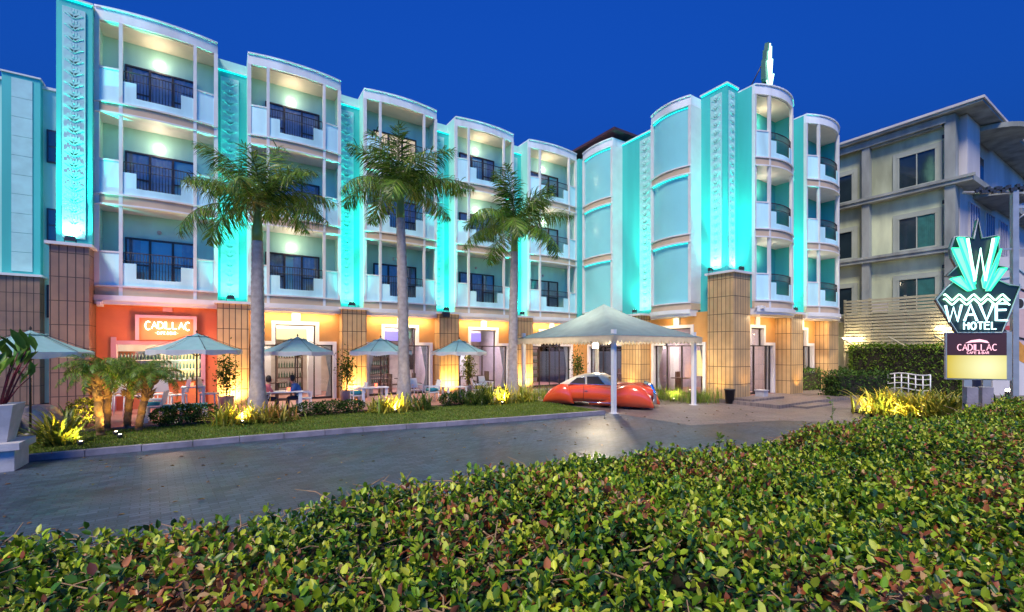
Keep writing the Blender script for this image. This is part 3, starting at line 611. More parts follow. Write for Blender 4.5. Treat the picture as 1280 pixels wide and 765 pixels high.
# big pylon sign
def pylon():
    SA=R(57)
    a=Vector((1.363,.311,0)).normalized()
    d=11.; px=1222; r=((px-640)/563); X=d*(.5417+r*.8406); Y=d*(.8406-r*.5417)
    ang=math.atan2(-X,Y)              # face the camera roughly, turned a little
    t=thing('hotel_pylon_sign','tall green and white neon pylon sign reading WAVE HOTEL above the hedge','pylon sign',(X,Y,0),-SA)
    tx,ty=math.cos(-SA),math.sin(-SA)
    def P(px,py):
        a=(px-640)/563; rx,ry=.5417+a*.8406,.8406-a*.5417; det=rx*(-ty)-ry*(-tx); dd=(X*(-ty)-Y*(-tx))/det
        lx=((rx*dd-X)*tx+(ry*dd-Y)*ty); return (lx,(438-py)/563*dd+2.4)
    outline=[(1170,375),(1182,360),(1198,347),(1183,345),(1196,333),(1190,322),(1188,310),(1193,296),(1210,296),(1217,299),(1222,274),(1227,298),(1247,294),(1249,310),(1247,332),(1257,334),(1247,350),(1262,356),(1275,358),(1262,392),(1252,416),(1196,416)]
    pts=[P(*q) for q in outline]
    def plate(mb,pts,y0,y1):
        n=len(pts); mb.add([(x,y0,z) for x,z in pts]+[(x,y1,z) for x,z in pts],[tuple(range(n)),tuple(range(n,2*n))[::-1]]+[(i,(i+1)%n,n+(i+1)%n,n+i) for i in range(n)])
    m=MB(); plate(m,pts,0,.14); m.build('sign_backing','darkpanel',t)
    m=MB(); m.tube([(x,-.02,z) for x,z in pts+[pts[0]]],.022,5,cap=False); m.build('sign_edge','steel',t)
    # green rays
    face=MB(); neon=MB(); neon2=MB()
    rays=[[(1188,311),(1199,311),(1217,362),(1212,362)],[(1195,298),(1203,298),(1218,347),(1217,356)],[(1242,298),(1246,297),(1228,360),(1226,350)],[(1249,312),(1243,334),(1232,362),(1228,360)],[(1186,349),(1199,346),(1212,364),(1208,364)],[(1256,336),(1247,336),(1231,364),(1235,364)]]
    for q in rays:
        pp=[P(*w_) for w_ in q]; plate(face,pp,-.05,-.002); neon.tube([(x,-.085,z) for x,z in pp+[pp[0]]],.019,6,cap=False)
    face.build('ray_panel','raylit',t)
    for q in ([(1207,299),(1216,352),(1223,312),(1229,352),(1239,299)],):
        neon2.tube([(P(*w_)[0],-.1,P(*w_)[1]) for w_ in q],.030,6)
    neon.build('neon_tube','neong',t); neon2.build('neon_tube','neonw',t)
    for dz in (0,5.5):
        m=MB(); wv=[]
        for i in range(49):
            u=i/48; xx=1178+u*82; yy=372+dz-4.2*math.asin(math.sin(u*PI*9.2+1))/1.57; wv.append((P(xx,yy)[0],-.07,P(xx,yy)[1]))
        m.tube(wv,.02,6); m.build('neon_wave','neonw',t)
    m=MB(); x0,z0=P(1180,401); cx=x0; kw=(P(1264,401)[0]-x0)/1.70
    for ch,wd in (('W',.42*kw),('A',.32*kw),('V',.34*kw),('E',.3*kw)):
        for off in (-.0,):
            strokes(m,LET,ch,cx,z0-.02,.40,wd,.05,.026,y=-.08)
        cx+=wd+.07*kw
    m.build('neon_lettering','neonc',t)
    m=MB(); x0,z0=P(1203,412); strokes(m,LET,'HOTEL',x0,z0,.17,.13*kw,.045*kw,.016,y=-.08); m.build('neon_lettering','neonc',t)
    # light box
    x0,z1=P(1184,416.5); x1,z0=P(1258,474); zm=P(1222,444)[1]
    m=MB().box(x0-.03,x1+.10,0,.09,z0-.03,z1+.02); b=m.build('light_box','steel',t)
    MB().box(x0,x1,-.015,0,zm,z1).build('box_face','boxdark',b)
    MB().box(x0,x1,-.015,0,z0,zm-.004).build('box_face',yellowgrad,b)
    m=MB(); cx=P(1192,0)[0]
    strokes(m,LET,'CADILLAC',P(1196,0)[0],P(1222,438)[1],.15,.115*kw,.024*kw,.009,y=-.03); strokes(m,LET,"CAFE & BAR",P(1208,0)[0],P(1222,442.3)[1],.055,.05*kw,.014*kw,.005,y=-.03)
    m.add([(P(*q)[0],-.03,P(*q)[1]) for q in ((1206,429),(1213,425.5),(1224,424),(1233,426),(1236,429),(1226,427.5),(1214,428))]+[(P(*q)[0],-.02,P(*q)[1]) for q in ((1206,429),(1213,425.5),(1224,424),(1233,426),(1236,429),(1226,427.5),(1214,428))],[tuple(range(7)),tuple(range(7,14))]+[(i,(i+1)%7,7+(i+1)%7,7+i) for i in range(7)])
    m.build('box_lettering','boxpink',b)
    MB().box(-.25,-.1,.0,.09,0,z0).box(.1,.25,.0,.09,0,z0).box(-.3,.3,0.01,.08,z1-.1,z1+.15).build('sign_post','steel',t)
    light('AREA','box_glow',((x0+x1)/2,-.15,(z0+zm)/2),14,(1,.9,.4),t,1.2,(0,-1,0),sizey=.5)
    light('POINT','neon_glow',(0,-.5,3.9),16,(.3,1,.75),t,.4)
    return t
yg=mat('yellow_light_panel',(.1,.08,.01),var=0); _t=yg.node_tree; _b=_t.nodes['Principled BSDF']
_tc=_t.nodes.new('ShaderNodeTexCoord'); _g=_t.nodes.new('ShaderNodeTexGradient'); _g.gradient_type='SPHERICAL'
_mp=_t.nodes.new('ShaderNodeMapping'); _mp.inputs['Location'].default_value=(-.2,0,-2.6); _mp.inputs['Scale'].default_value=(1.3,0,1.3)
_cr=_t.nodes.new('ShaderNodeValToRGB'); _cr.color_ramp.elements[0].color=(.62,.45,.01,1); _cr.color_ramp.elements[1].color=(1,1,.55,1); _cr.color_ramp.elements[1].position=.9
_t.links.new(_tc.outputs['Object'],_mp.inputs[0]); _t.links.new(_mp.outputs[0],_g.inputs[0]); _t.links.new(_g.outputs[0],_cr.inputs[0]); _t.links.new(_cr.outputs[0],_b.inputs['Emission Color']); _b.inputs['Emission Strength'].default_value=.75
yellowgrad=yg
pylon()
# rooftop emblem sign
t=thing('rooftop_sign','small green neon emblem sign standing on the roof of the corner tower','rooftop sign',(22.6,11.75,TOPP+.05),R(17))
fan=[(-.95,.35),(-.85,1.35),(-.6,1.35),(-.55,1.95),(-.3,1.95),(-.12,2.5),(.0,2.6),(.12,2.5),(.3,1.95),(.55,1.95),(.6,1.35),(.85,1.35),(.95,.35)]
m=MB(); n=len(fan); m.add([(x,0,z) for x,z in fan]+[(x,.18,z) for x,z in fan],[tuple(range(n)),tuple(range(n,2*n))[::-1]]+[(i,(i+1)%n,n+(i+1)%n,n+i) for i in range(n)]); m.build('sign_backing','signteal2',t)
m=MB()
for x in (-.7,-.4,-.14,.14,.4,.7): m.tube([(x,-.06,(1.3 if abs(x)>.6 else 1.9 if abs(x)>.3 else 2.4)),(x*.25,-.06,.4)],[.035,.02],6)
m.build('neon_tube','neonw',t)
m=MB(); m.tube([(-.9+i*.05,-.06,.22+.07*math.sin(i*.8)) for i in range(37)],.03,6); m.build('neon_wave','neonw',t)
MB().tube([(-.5,.1,.35),(-.5,.9,-.0)],.03,6).tube([(.5,.1,.35),(.5,.9,-.0)],.03,6).tube([(-.5,.12,1.5),(-.5,.95,0)],.025,6).tube([(.5,.12,1.5),(.5,.95,0)],.025,6).box(-.6,-.5,.0,.1,-.1,.4).box(.5,.6,0,.1,-.1,.4).build('support_frame','metal',t)

# ================================================================ TENT
gx0,gx1,gy0,gy1=12.55,17.45,12.32,18.4; ez=2.95
t=thing('marquee_tent','white peaked party tent with scalloped valance sheltering the red car','tent',((gx0+gx1)/2,(gy0+gy1)/2,0))
hw=(gx1-gx0)/2; hd=(gy1-gy0)/2
m=MB(); N=14; zt=4.55
def ten(i,j,k):
    a=-1+2*i/N; return a
rows=[]
for k_ in range(N+1):
    q=k_/N; s_=1-q; z=ez+.02+(zt-ez)*(q*.78+.22*q*q*q)
    ring=[]
    for side in range(4):
        for i in range(8):
            a=-1+2*i/8; x,y={0:(a,-1),1:(1,a),2:(-a,1),3:(-1,-a)}[side]
            sag=-.10*(1-a*a)*math.sin(PI*min(1,q*1.1))*s_*1.2
            ring.append((x*(hw+.25)*s_ + 0,y*(hd+.25)*s_,z+sag))
    rows.append(ring)
vs=[p for r_ in rows for p in r_]; fs=[(k_*32+i,k_*32+(i+1)%32,(k_+1)*32+(i+1)%32,(k_+1)*32+i) for k_ in range(N) for i in range(32)]
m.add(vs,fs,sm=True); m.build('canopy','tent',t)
m=MB()
for side in range(4):
    L=2*((hw if side%2==0 else hd)+.25); n=int(L/.2)
    for i in range(n):
        for (zs,) in ((0,),):
            pl=[]
            for jj in range(7):
                f=jj/6; a=-1+2*(i+f)/n; zz=ez-.16-.10*math.sin(PI*f)
                x,y={0:(a*(hw+.25),-(hd+.25)),1:(hw+.25,a*(hd+.25)),2:(-a*(hw+.25),hd+.25),3:(-(hw+.25),-a*(hd+.25))}[side]
                pl.append((x,y,zz))
            top=[(p[0],p[1],ez+.03) for p in pl]; m.add(top+pl,[(j_,j_+1,8+j_,7+j_) for j_ in range(6)])
m.build('valance','val',t,fix=False)
for sx in (-1,1):
    for sy in (-1,1):
        p=MB().box(-.075,.075,-.075,.075,.0,ez+.25).box(-.14,.14,-.14,.14,0,.02); p.build('post','wpaint',t,loc=(sx*hw,sy*hd,.0 if not(sx<0 and sy>0) else .05))
MB().box(-hw,hw,-hd-.03,-hd+.03,ez-.02,ez+.06).box(-hw,hw,hd-.03,hd+.03,ez-.02,ez+.06).box(-hw-.03,-hw+.03,-hd,hd,ez-.02,ez+.06).box(hw-.03,hw+.03,-hd,hd,ez-.02,ez+.06).build('frame','wpaint',t)
tl=thing('flood_lamp','bright white flood lamp hung on the rear right tent post','lamp',(gx1-.25,gy1-.1,2.66)); 
MB().box(-.2,.2,-.05,.05,-.15,.15).build('housing','wpaint',tl); MB().add([(-.18,-.055,-.13),(.18,-.055,-.13),(.18,-.055,.13),(-.18,-.055,.13)],[(0,1,2,3)]).build('lens','bulbwhite',tl,fix=False)
MB().tube([(0,.05,0),(-.1,.3,.28)],.02,6).build('bracket','metal',tl)
light('AREA','flood_light',(0,-.1,0),110,(1,.84,.6),tl,.25,(-.45,-.8,-.1))
light('POINT','tent_glow',(hw-.2,-hd+.3,ez-.25-2.62+.0),1,(1,.8,.5),tl,.1)
light('POINT','tent_fill_light',(-2.2,-2.7,.25),280,(1,.8,.52),tl,.12)  # added fill at tent centre, makes the canopy glow; no lamp hangs here

# ================================================================ CAR (low custom fastback, skirted wheels)
def car():
    t=thing('vintage_car','glossy red low vintage coupe with cream roof under the white tent','car',(13.85,14.45,.05),R(-60)); t.scale=(1,1,1.1)
    Lc=4.35; N=44; K=28; HW=.95
    def prof(u): # u 0 rear .. 1 front ; returns half width, sill, shoulder height
        wd=HW*(1-abs(2*u-1)**4.2*.5)**.9
        rise=.30+.44*min(1,(math.sin(PI*min(max((u*.98+.01),0),1)))**.38)
        if u>.62: rise-= .06*((u-.62)/.38)
        if u<.3: rise-= .05*((.3-u)/.3)
        return wd,.10,rise+.12
    def ringf(fn,nm,m_,nose=.12):
        mb=MB(); vs=[];fs=[]
        for i in range(N+1):
            u=i/N; wd,zb,zt_=fn(u); x=(u-.5)*Lc
            for k_ in range(K):
                a=2*PI*k_/K; c,s=math.cos(a),math.sin(a); e=.55
                yy=wd*math.copysign(abs(c)**e,c); zz=(zb+zt_)/2+(zt_-zb)/2*math.copysign(abs(s)**.62,s)
                zz=max(zz,zb+.0)
                vs.append((x,yy,zz))
        fs=[(i*K+k_,i*K+(k_+1)%K,(i+1)*K+(k_+1)%K,(i+1)*K+k_) for i in range(N) for k_ in range(K)]
        mb.add(vs,fs,sm=True); mb.add(vs[:K],[tuple(range(K))],sm=True); mb.add(vs[-K:],[tuple(range(K))],sm=True); return mb.build(nm,m_,t)
    body=ringf(prof,'body','red')
    def fender(x0,x1,y,w_,h,zb,skew=.4,nm='fender'):
        mb=MB(); n=22; kk=20; vs=[]
        for i in range(n+1):
            u=i/n; sh=max(0.02,(math.sin(PI*(u**skew if x1>0 else 1-(1-u)**skew))))**.55
            for k_ in range(kk):
                a=2*PI*k_/kk; vs.append((x0+(x1-x0)*u,y+w_*sh*math.copysign(abs(math.cos(a))**.75,math.cos(a)),zb+h*sh*(.5+.5*math.sin(a))))
        mb.add(vs,[(i*kk+k_,i*kk+(k_+1)%kk,(i+1)*kk+(k_+1)%kk,(i+1)*kk+k_) for i in range(n) for k_ in range(kk)],sm=True)
        mb.add(vs[:kk],[tuple(range(kk))],sm=True); mb.add(vs[-kk:],[tuple(range(kk))],sm=True); mb.build(nm,'red',t)
    for s in (-1,1):
        fender(-.25,2.42,s*.70,.37,.84,.04,1.8); fender(-2.34,-.9,s*.76,.33,.78,.04,.62)
    # hood bulge
    mb=MB(); vs=[]
    for i in range(21):
        u=i/20; sh=math.sin(PI*(.12+.82*u))**.5
        for k_ in range(20):
            a=2*PI*k_/20; vs.append((.35+u*1.95,.40*sh*math.cos(a),(.58+.36*sh*math.sin(a)-.06*u)))
    mb.add(vs,[(i*20+k_,i*20+(k_+1)%20,(i+1)*20+(k_+1)%20,(i+1)*20+k_) for i in range(20) for k_ in range(20)],sm=True); mb.add(vs[-20:],[tuple(range(20))]); mb.build('bonnet','red',t)
    # cabin
    def cab(x,k): pass
    secs=[(-1.62,.55,.02),(-1.35,.62,.16),(-1.0,.66,.32),(-.6,.67,.42),(-.15,.66,.455),(.2,.63,.44),(.45,.60,.34),(.78,.58,.04)]
    mb=MB(); vs=[]; kk=16
    for x,wd,h in secs:
        for k_ in range(kk):
            a=PI*k_/(kk-1); vs.append((x,wd*math.copysign(abs(math.cos(a))**.5,math.cos(a))*(1-.14*math.sin(a)),.80+h*math.sin(a)**.6))
    mb.add(vs,[(i*kk+k_,i*kk+k_+1,(i+1)*kk+k_+1,(i+1)*kk+k_) for i in range(len(secs)-1) for k_ in range(kk-1)],sm=True); mb.build('roof','cream',t)
    for s in (-1,1):
        for a_,b_,c_,d_ in ((-1.12,-.42,.83,1.06),(-.34,.42,.83,1.12)):
            q=[(a_,c_),(b_,c_),(b_-.02 if b_<0 else b_-.28,d_+.03),(a_+.33 if a_<-1 else a_,d_)]
            n=4; MB().add([(x,s*.675,z) for x,z in q]+[(x,s*.60,z) for x,z in q],[(0,1,2,3),(0,1,5,4),(1,2,6,5),(2,3,7,6),(3,0,4,7)]).build('side_window','cargl',t)
            MB().tube([(x,s*.68,z) for x,z in q+[q[0]]],.012,5,cap=False).build('window_frame','chrome',t)
    MB().add([(.52,-.5,1.12),(.52,.5,1.12),(.84,.53,.86),(.84,-.53,.86)],[(0,1,2,3)]).build('windscreen','cargl',t,fix=False)
    # chrome centre strip grille
    MB().tube([(1.9,0,.90),(2.2,0,.80),(2.30,0,.55),(2.32,0,.12)],.10,8).build('grille','chrome',t)
    for s in (-.48,.48): MB().tube([(2.22,s*1.5,.44),(2.31,s*1.5,.43)],[.085,.06],16).build('headlight','cream',t)
    MB().tube([(2.18,-.8,.2),(2.28,-.4,.2),(2.30,0,.2),(2.28,.4,.2),(2.18,.8,.2)],.045,8).build('bumper','chrome',t)
    MB().tube([(-2.15,-.8,.22),(-2.25,0,.22),(-2.15,.8,.22)],.045,8).build('bumper','chrome',t)
    for s in (-1,1): MB().tube([(-.9,s*.93,.17),(0,s*.985,.17),(.9,s*.97,.17)],.018,6).build('sill_trim','chrome',t)
    for x in (-1.55,1.35):
        for s in (-1,1): MB().tube([(x,s*.55,.27),(x,s*.80,.27)],.31,20).build('wheel','rubber',t)
    for s in (-1,1):
        MB().tube([(-.42,s*.962,.25),(-.40,s*.955,.55),(-.42,s*.90,.78)],.008,4).build('door_seam','rubber',t)
        MB().box(-.36,-.24,s*.955-.015,s*.955+.015,.58,.6).build('door_handle','chrome',t)
    return t
car()

# ================================================================ PALMS
def frond_mesh(L,droop,nl,ll,cols,lw=.014,v=.6,name='frond',parent=None,curve=1.0,wts=None):
    """feather frond in local XZ plane starting at origin heading +X, rising then drooping"""
    n=26; pts=[]; ang=R(62)*curve; x=z=0; st=L/n
    for i in range(n+1):
        pts.append((x,0,z)); u=i/n; a=ang-droop*u**1.15; x+=st*math.cos(a); z+=st*math.sin(a)
    pts=np.array(pts); 
    us=np.linspace(.13,.995,nl); us=np.repeat(us,2); n2=len(us); side=np.tile([-1,1],nl)
    idx=us*n; i0=np.minimum(idx.astype(int),n-1); f=(idx-i0)[:,None]; P=pts[i0]*(1-f)+pts[i0+1]*f; T=pts[i0+1]-pts[i0]; T/=np.linalg.norm(T,axis=1,keepdims=True)
    S=np.tile([0.,1,0],(n2,1))*side[:,None]; U=np.cross(T,np.tile([0.,1,0],(n2,1)))*-1
    jit=rng.normal(size=(n2,3))*.26
    D=S*.80+T*(.45+.4*us[:,None])-np.array([0,0,1.])*(.05+rng.random((n2,1))*.55)+U*v*(rng.random((n2,1))-.25)+jit; D/=np.linalg.norm(D,axis=1,keepdims=True)
    l=ll*np.sin(np.clip(us*.93+.10,0,1)*PI)**.55*(.85+.3*rng.random(n2)); W=lw*(.8+.5*rng.random(n2))
    # leaflet: 3 segments drooping
    g=np.array([0,0,-1.]); A=P; side2=np.cross(D,U); side2/=np.linalg.norm(side2,axis=1,keepdims=True)+1e-9
    B=A+D*(l*.4)[:,None]; D2=D+g*.45*rng.random((n2,1)); D2/=np.linalg.norm(D2,axis=1,keepdims=True); Cc=B+D2*(l*.35)[:,None]; D3=D2+g*.75; D3/=np.linalg.norm(D3,axis=1,keepdims=True); E_=Cc+D3*(l*.28)[:,None]
    w_=W[:,None]*side2
    V=np.stack([A-w_*.5,A+w_*.5,B-w_,B+w_,Cc-w_*.8,Cc+w_*.8,E_-w_*.1,E_+w_*.1],1).reshape(-1,3); o=(np.arange(n2)*8)[:,None]
    q=np.stack([o+np.array([[0,1,3,2]]),o+np.array([[2,3,5,4]]),o+np.array([[4,5,7,6]])],1).reshape(-1,4)
    col=np.repeat(palette(n2,cols,wts or [1]*len(cols),.2),3,0)
    # rachis
    rm=[];rq=[];b=len(V)
    for i in range(n+1):
        r_=.028*(1-i/n*.85)*(L/2.6)
        rm+= [pts[i]+np.array([0,-r_,0]),pts[i]+np.array([0,0,-r_]),pts[i]+np.array([0,r_,0]),pts[i]+np.array([0,0,r_*.6])]
    for i in range(n):
        for k_ in range(4): rq.append((b+i*4+k_,b+i*4+(k_+1)%4,b+(i+1)*4+(k_+1)%4,b+(i+1)*4+k_))
    V=np.concatenate([V,np.array(rm)]); q=np.concatenate([q,np.array(rq)]); col=np.concatenate([col,np.tile([.16,.2,.04],(len(rq),1))])
    return npmesh(name,V,q,'frond',col,parent)
PG=[(.11,.22,.02),(.19,.31,.03),(.05,.12,.015),(.34,.36,.08)]
protos=[]
def frond_inst(parent,base,az,tilt,L,droop,nl=70,ll=.55,key=None,protos_={}):
    k_=(key,round(droop,1),nl)
    if k_ in protos_ :
        o=protos_[k_].copy(); C.objects.link(o); o.parent=parent
    else:
        o=frond_mesh(2.6,droop,nl,ll,PG,parent=parent,wts=(4,3,3,.8)); protos_[k_]=o
    o.location=base; o.rotation_euler=(rng.normal()*.15,tilt,az); o.scale=(L/2.6,)*3
    return o
def royal_palm(x,y,h,label,r0=.34,r1=.19,seed=0,Lf=2.75,lean=(0,0)):
    random.seed(seed)
    t=thing('royal_palm',label,'palm tree',(x,y,.08),0,'royal palms along the lawn')
    pts=[];rs=[]; n=64; hs=h-1.1
    for i in range(n+1):
        u=i/n; pts.append((lean[0]*u*u,lean[1]*u*u,hs*u)); 
        rr=r0*(1-u*1.25)**2+r1 if u<.8 else r1
        rr=r1+(r0-r1)*max(0,1-u/.30)**1.4 + .035*math.sin(u*PI*1.1)
        rs.append(rr+ .013*(i%2))
    MB().tube(pts,rs,20).build('trunk','palmtrunk',t)
    top=pts[-1]; MB().tube([(top[0],top[1],hs-.05),(top[0],top[1],hs+.3),(top[0],top[1],hs+.8),(top[0],top[1],hs+1.15)],[r1*.95,r1*.98,r1*.72,r1*.35],14).build('crownshaft','shaft',t)
    nf=16
    for i in range(nf):
        az=i*2.39996+seed; u=i/(nf-1)
        tilt=R(-30+76*u+random.uniform(-12,12)); droop=[1.25,1.6,2.0][i%3]
        frond_inst(t,(top[0],top[1],hs+1.05-.1*u),az,tilt,Lf*(.88+.2*random.random()),droop,96,.74,'royal')
    m=MB(); m.tube([(top[0],top[1],hs+1.1),(top[0]+.03,top[1],hs+1.9),(top[0]+.1,top[1],hs+2.5)],[.04,.02,.004],6); m.build('spear_leaf','shaft',t)
    return t
def wx(px,Y):
    a=(px-640)/563; rx=.5417+a*.8406; ry=.8406-a*.5417; return rx/ry*Y
royal_palm(wx(322,17.6),17.6,7.15,'slim royal palm left of the others, in front of the second bay',.36,.17,1,3.0)
royal_palm(wx(505,17.7),17.7,8.75,'tallest royal palm, middle one, in front of the third bay',.33,.17,2,3.15,(-.15,0))
royal_palm(wx(641,17.7),17.7,8.05,'royal palm nearest the white tent, smooth grey trunk, low drooping crown',.30,.17,3,3.1,(.1,0))
def date_palm(x,y,h,label,lean,seed):
    random.seed(seed); t=thing('pygmy_date_palm',label,'small palm',(x,y,.08),0,'small date palms on the lawn')
    n=26; pts=[(lean*(i/n)**1.3,0.05*math.sin(i),h*i/n) for i in range(n+1)]; rs=[.085+.012*(i%2)+(.07*max(0,(i/n-.62)/.38)) for i in range(n+1)]
    m=MB().tube(pts,rs,10)

    for i in range(110):
        u=.58+.4*random.random(); a=random.random()*6.28; r_=.11+.05*u; p=(lean*u**1.3+r_*math.cos(a),r_*math.sin(a),h*u); m.tube([p,(p[0]+.09*math.cos(a),p[1]+.09*math.sin(a),p[2]+.07)],[.022,.006],5)
    m.build('trunk','datetrunk',t)
    for i in range(20):
        u=i/19; frond_inst(t,(lean,0,h-.03),i*2.39996+seed,R(-8+62*u+random.uniform(-8,8)),1.12*(.85+.25*random.random()),[1.8,2.1][i%2],60,.42,'date')
    return t
date_palm(-2.75,16.2,1.75,'small date palm closest to the spiky lit plant, trunk lit orange',-.1,3)
date_palm(-2.75,17.0,1.75,'small date palm with dark trunk just behind the orange lit trunk',.05,4)
date_palm(-2.0,16.6,1.6,'small leaning date palm rightmost of the clump beside the bar stools',.28,5)
date_palm(-2.35,17.3,1.65,'small dark date palm at the back of the clump before the bar',.15,6)

# ================================================================ SPIKY AND LEAFY PLANTS
def blade_plant(x,y,z,label,n,L,wd,cols,seed,name='bromeliad',cat='spiky plant',up=1.0,group=None,spread=.15):
    rs_=np.random.default_rng(seed); V=[];Q=[];col=[]
    for i in range(n):
        az=rs_.random()*6.283; el=R(18+70*rs_.random()**.8*up); l=L*(.6+.5*rs_.random()); w_=wd*(.7+.5*rs_.random()); px_,py_=rs_.normal(size=2)*spread
        c=np.array(cols[rs_.integers(len(cols))])*(1+.2*rs_.normal()); b=len(V); k_=7; hx=hz=0
        for j in range(k_+1):
            u=j/k_; e=el-1.15*u*u; ww=w_*(1-u**2.2)*(.75+.5*u if u<.5 else 1); ca,sa=math.cos(az),math.sin(az)
            cx=px_+hx*ca; cy=py_+hx*sa
            V+=[(cx-sa*ww,cy+ca*ww,hz+ww*.35),(cx,cy,hz),(cx+sa*ww,cy-ca*ww,hz+ww*.35)]
            hx+=l/k_*math.cos(e); hz+=l/k_*math.sin(e)
        for j in range(k_):
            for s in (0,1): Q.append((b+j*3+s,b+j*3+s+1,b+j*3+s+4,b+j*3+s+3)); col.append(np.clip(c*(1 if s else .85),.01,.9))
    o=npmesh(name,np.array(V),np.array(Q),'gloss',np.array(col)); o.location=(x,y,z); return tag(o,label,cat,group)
YG=[(.55,.46,.04),(.38,.40,.04),(.22,.30,.04),(.6,.5,.08)]; GG=[(.06,.12,.02),(.12,.18,.03),(.2,.24,.04)]; OR=[(.5,.24,.05),(.45,.36,.05),(.18,.2,.03)]
blade_plant(-3.35,15.2,.08,'big spiky plant with yellow edged blades beside the stone planter',140,1.1,.034,[(.30,.27,.03),(.12,.16,.03),(.07,.12,.02)],11)
g='spiky yellow plants bedded at the palm feet'
BP=[(283,16.5,'yellow spiky plant glowing at the left of the slim palm foot',.62,YG,60),(312,16.4,'brightly lit yellow spiky plant right at the slim palm foot',.6,YG,55),(336,16.3,'orange green spiky plant just right of the slim palm foot',.6,OR,55),(356,16.3,'dull orange spiky plant ending the slim palm bed',.5,OR,45),
(478,16.7,'yellow green spiky plant left of the middle palm foot',.6,YG,55),(497,16.6,'brightly lit yellow spiky plant before the middle palm foot',.6,YG,60),(527,16.6,'bushy olive spiky plant right of the middle palm foot',.62,GG+OR[:1],75),
(605,16.7,'dark green spiky clump left of the palm beside the tent',.8,GG,90),(630,16.6,'lit yellow spiky plant at the foot of the palm beside the tent',.72,YG,60),(655,16.7,'yellow green grassy plant right of the palm beside the tent',.7,YG,70),(590,16.8,'small dark spiky clump beside the white armchairs',.6,GG,50)]
for i,(px,Y,lb,L_,cols,n) in enumerate(BP): blade_plant(wx(px,Y),Y,.08,lb,int(n*1.7),L_*1.5,.030,cols,20+i,group=g,spread=.2)
for i,(px,Y,lb) in enumerate(((672,17.2,'bamboo grass tuft beside the car tail, nearest the palm'),(686,17.9,'bamboo grass tuft directly behind the car tail'))):
    blade_plant(wx(px,Y),Y,.06,lb,120,.75,.014,YG[1:3]+GG[1:],50+i,'grass_tuft','ornamental grass',1.2,'ornamental grass tufts by the tent',.28)
for i,(X_,Y_,lb) in enumerate(((18.2,13.0,'ornamental grass tuft beside the front right tent post'),(18.3,14.0,'ornamental grass tuft just behind the front right tent post'),(18.4,15.0,'ornamental grass tuft behind the car nose'),(18.4,16.0,'ornamental grass tuft below the wing window, second from the back'),(18.5,17.0,'ornamental grass tuft at the back right tent post'),(18.9,12.7,'small ornamental grass tuft against the corner pillar'))):
    blade_plant(X_,Y_,.0,lb,170,.8,.014,[(.2,.3,.03),(.1,.2,.02),(.3,.36,.06)],60+i,'grass_tuft','ornamental grass',1.25,'ornamental grass tufts by the tent',.3)
g='spiky yellow plants in the forecourt bed'
for i,(px,Y,lb) in enumerate(((1100,6.6,'lit yellow spiky plant at the left tip of the forecourt bed'),(1117,6.7,'lit yellow spiky plant second from the bed tip beside the spot lamp'),(1135,6.5,'yellow spiky plant in the middle of the forecourt bed'),(1152,6.3,'yellow green spiky plant right of the bed middle'),(1170,6.0,'olive spiky plant before the white handrail end'),(1188,5.8,'green spiky plant left of the sign foot'),(1212,4.9,'low green spiky plant under the light box'),(1250,4.6,'yellow green spiky plant right of the light box foot'))):
    a=(px-640)/563; d=16.2-.35*i; blade_plant(d*(.5417+a*.8406),d*(.8406-a*.5417),.1,lb,120,1.2,.04,YG if i<5 else [(.2,.24,.03),(.13,.2,.03),(.3,.28,.05)],80+i,group=g,spread=.3)
struct(MB().prism([(19.3,6.3),(20.6,7.6),(27,5.6),(27,1),(19,1)],-.01,.12).build('flower_bed_ground','soil_shade'))
def hedge(name,x0,x1,y0,y1,z0,z1,n,label,size=.09,rz=0,loc=None,cols=GREEN,wts=(3,3,1.5,2),rough=.07):
    P=inbox(n,x0,x1,y0,y1,z0,z1,rough); P[:,2]+= .05*np.sin(P[:,0]*2.1)+.04*np.sin(P[:,1]*3.3); t=thing(name,label,'hedge')
    MB().box(x0+.1,x1-.1,y0+.1,y1-.1,z0,z1-.14).build('dark_core','soil_shade',t); foliage('foliage',P,size,cols,wts,t); return t  # solid core, shade between the leaves put into its dark colour
# low shrubs along the terrace edge
lg='low shrubs along the terrace edge'
for i,(px,w_,h,lb) in enumerate(((205,.35,.6,'low sparse shrub before the bar chairs, beside the leaning date palm'),(228,.5,.7,'low sparse shrub beside the first umbrella pole'),(252,.5,.65,'low sparse shrub under the first umbrella right side'),(385,.6,.5,'low dark shrub before the two seated guests'),(412,.6,.52,'low dark shrub right of the seated guests'),(440,.5,.5,'low dark shrub below the potted tree between windows'),(560,.4,.55,'low dark shrub beside the white armchairs'),(578,.5,.6,'low dark shrub under the last umbrella'))):
    n=750; d_=rng.normal(size=(n,3)); d_/=np.linalg.norm(d_,axis=1,keepdims=True); P=d_*rng.uniform(.5,1.05,(n,1))**.5*np.array([w_,.28,h*.45])+np.array([wx(px,17.0),17.0,.1+h*.55])
    t=thing('low_shrub',lb,'shrub',group=lg); foliage('foliage',P,.075,GREEN,(3,1.5,.5,3),t)
    m=MB(); 
    for k_ in range(7): a=k_*.9; m.tube([(wx(px,17)+.1*math.cos(a),17+.05*math.sin(a),.08),(wx(px,17)+w_*.6*math.cos(a),17+.15*math.sin(a),h*.8)],[.012,.005],4)
    m.build('stems','bark',t)
hedge('trimmed_hedge',22.6,32.5,9.3,10.1,.0,1.15,7000,'low dark trimmed hedge with lit left end beside the entrance glass',.10) if False else None
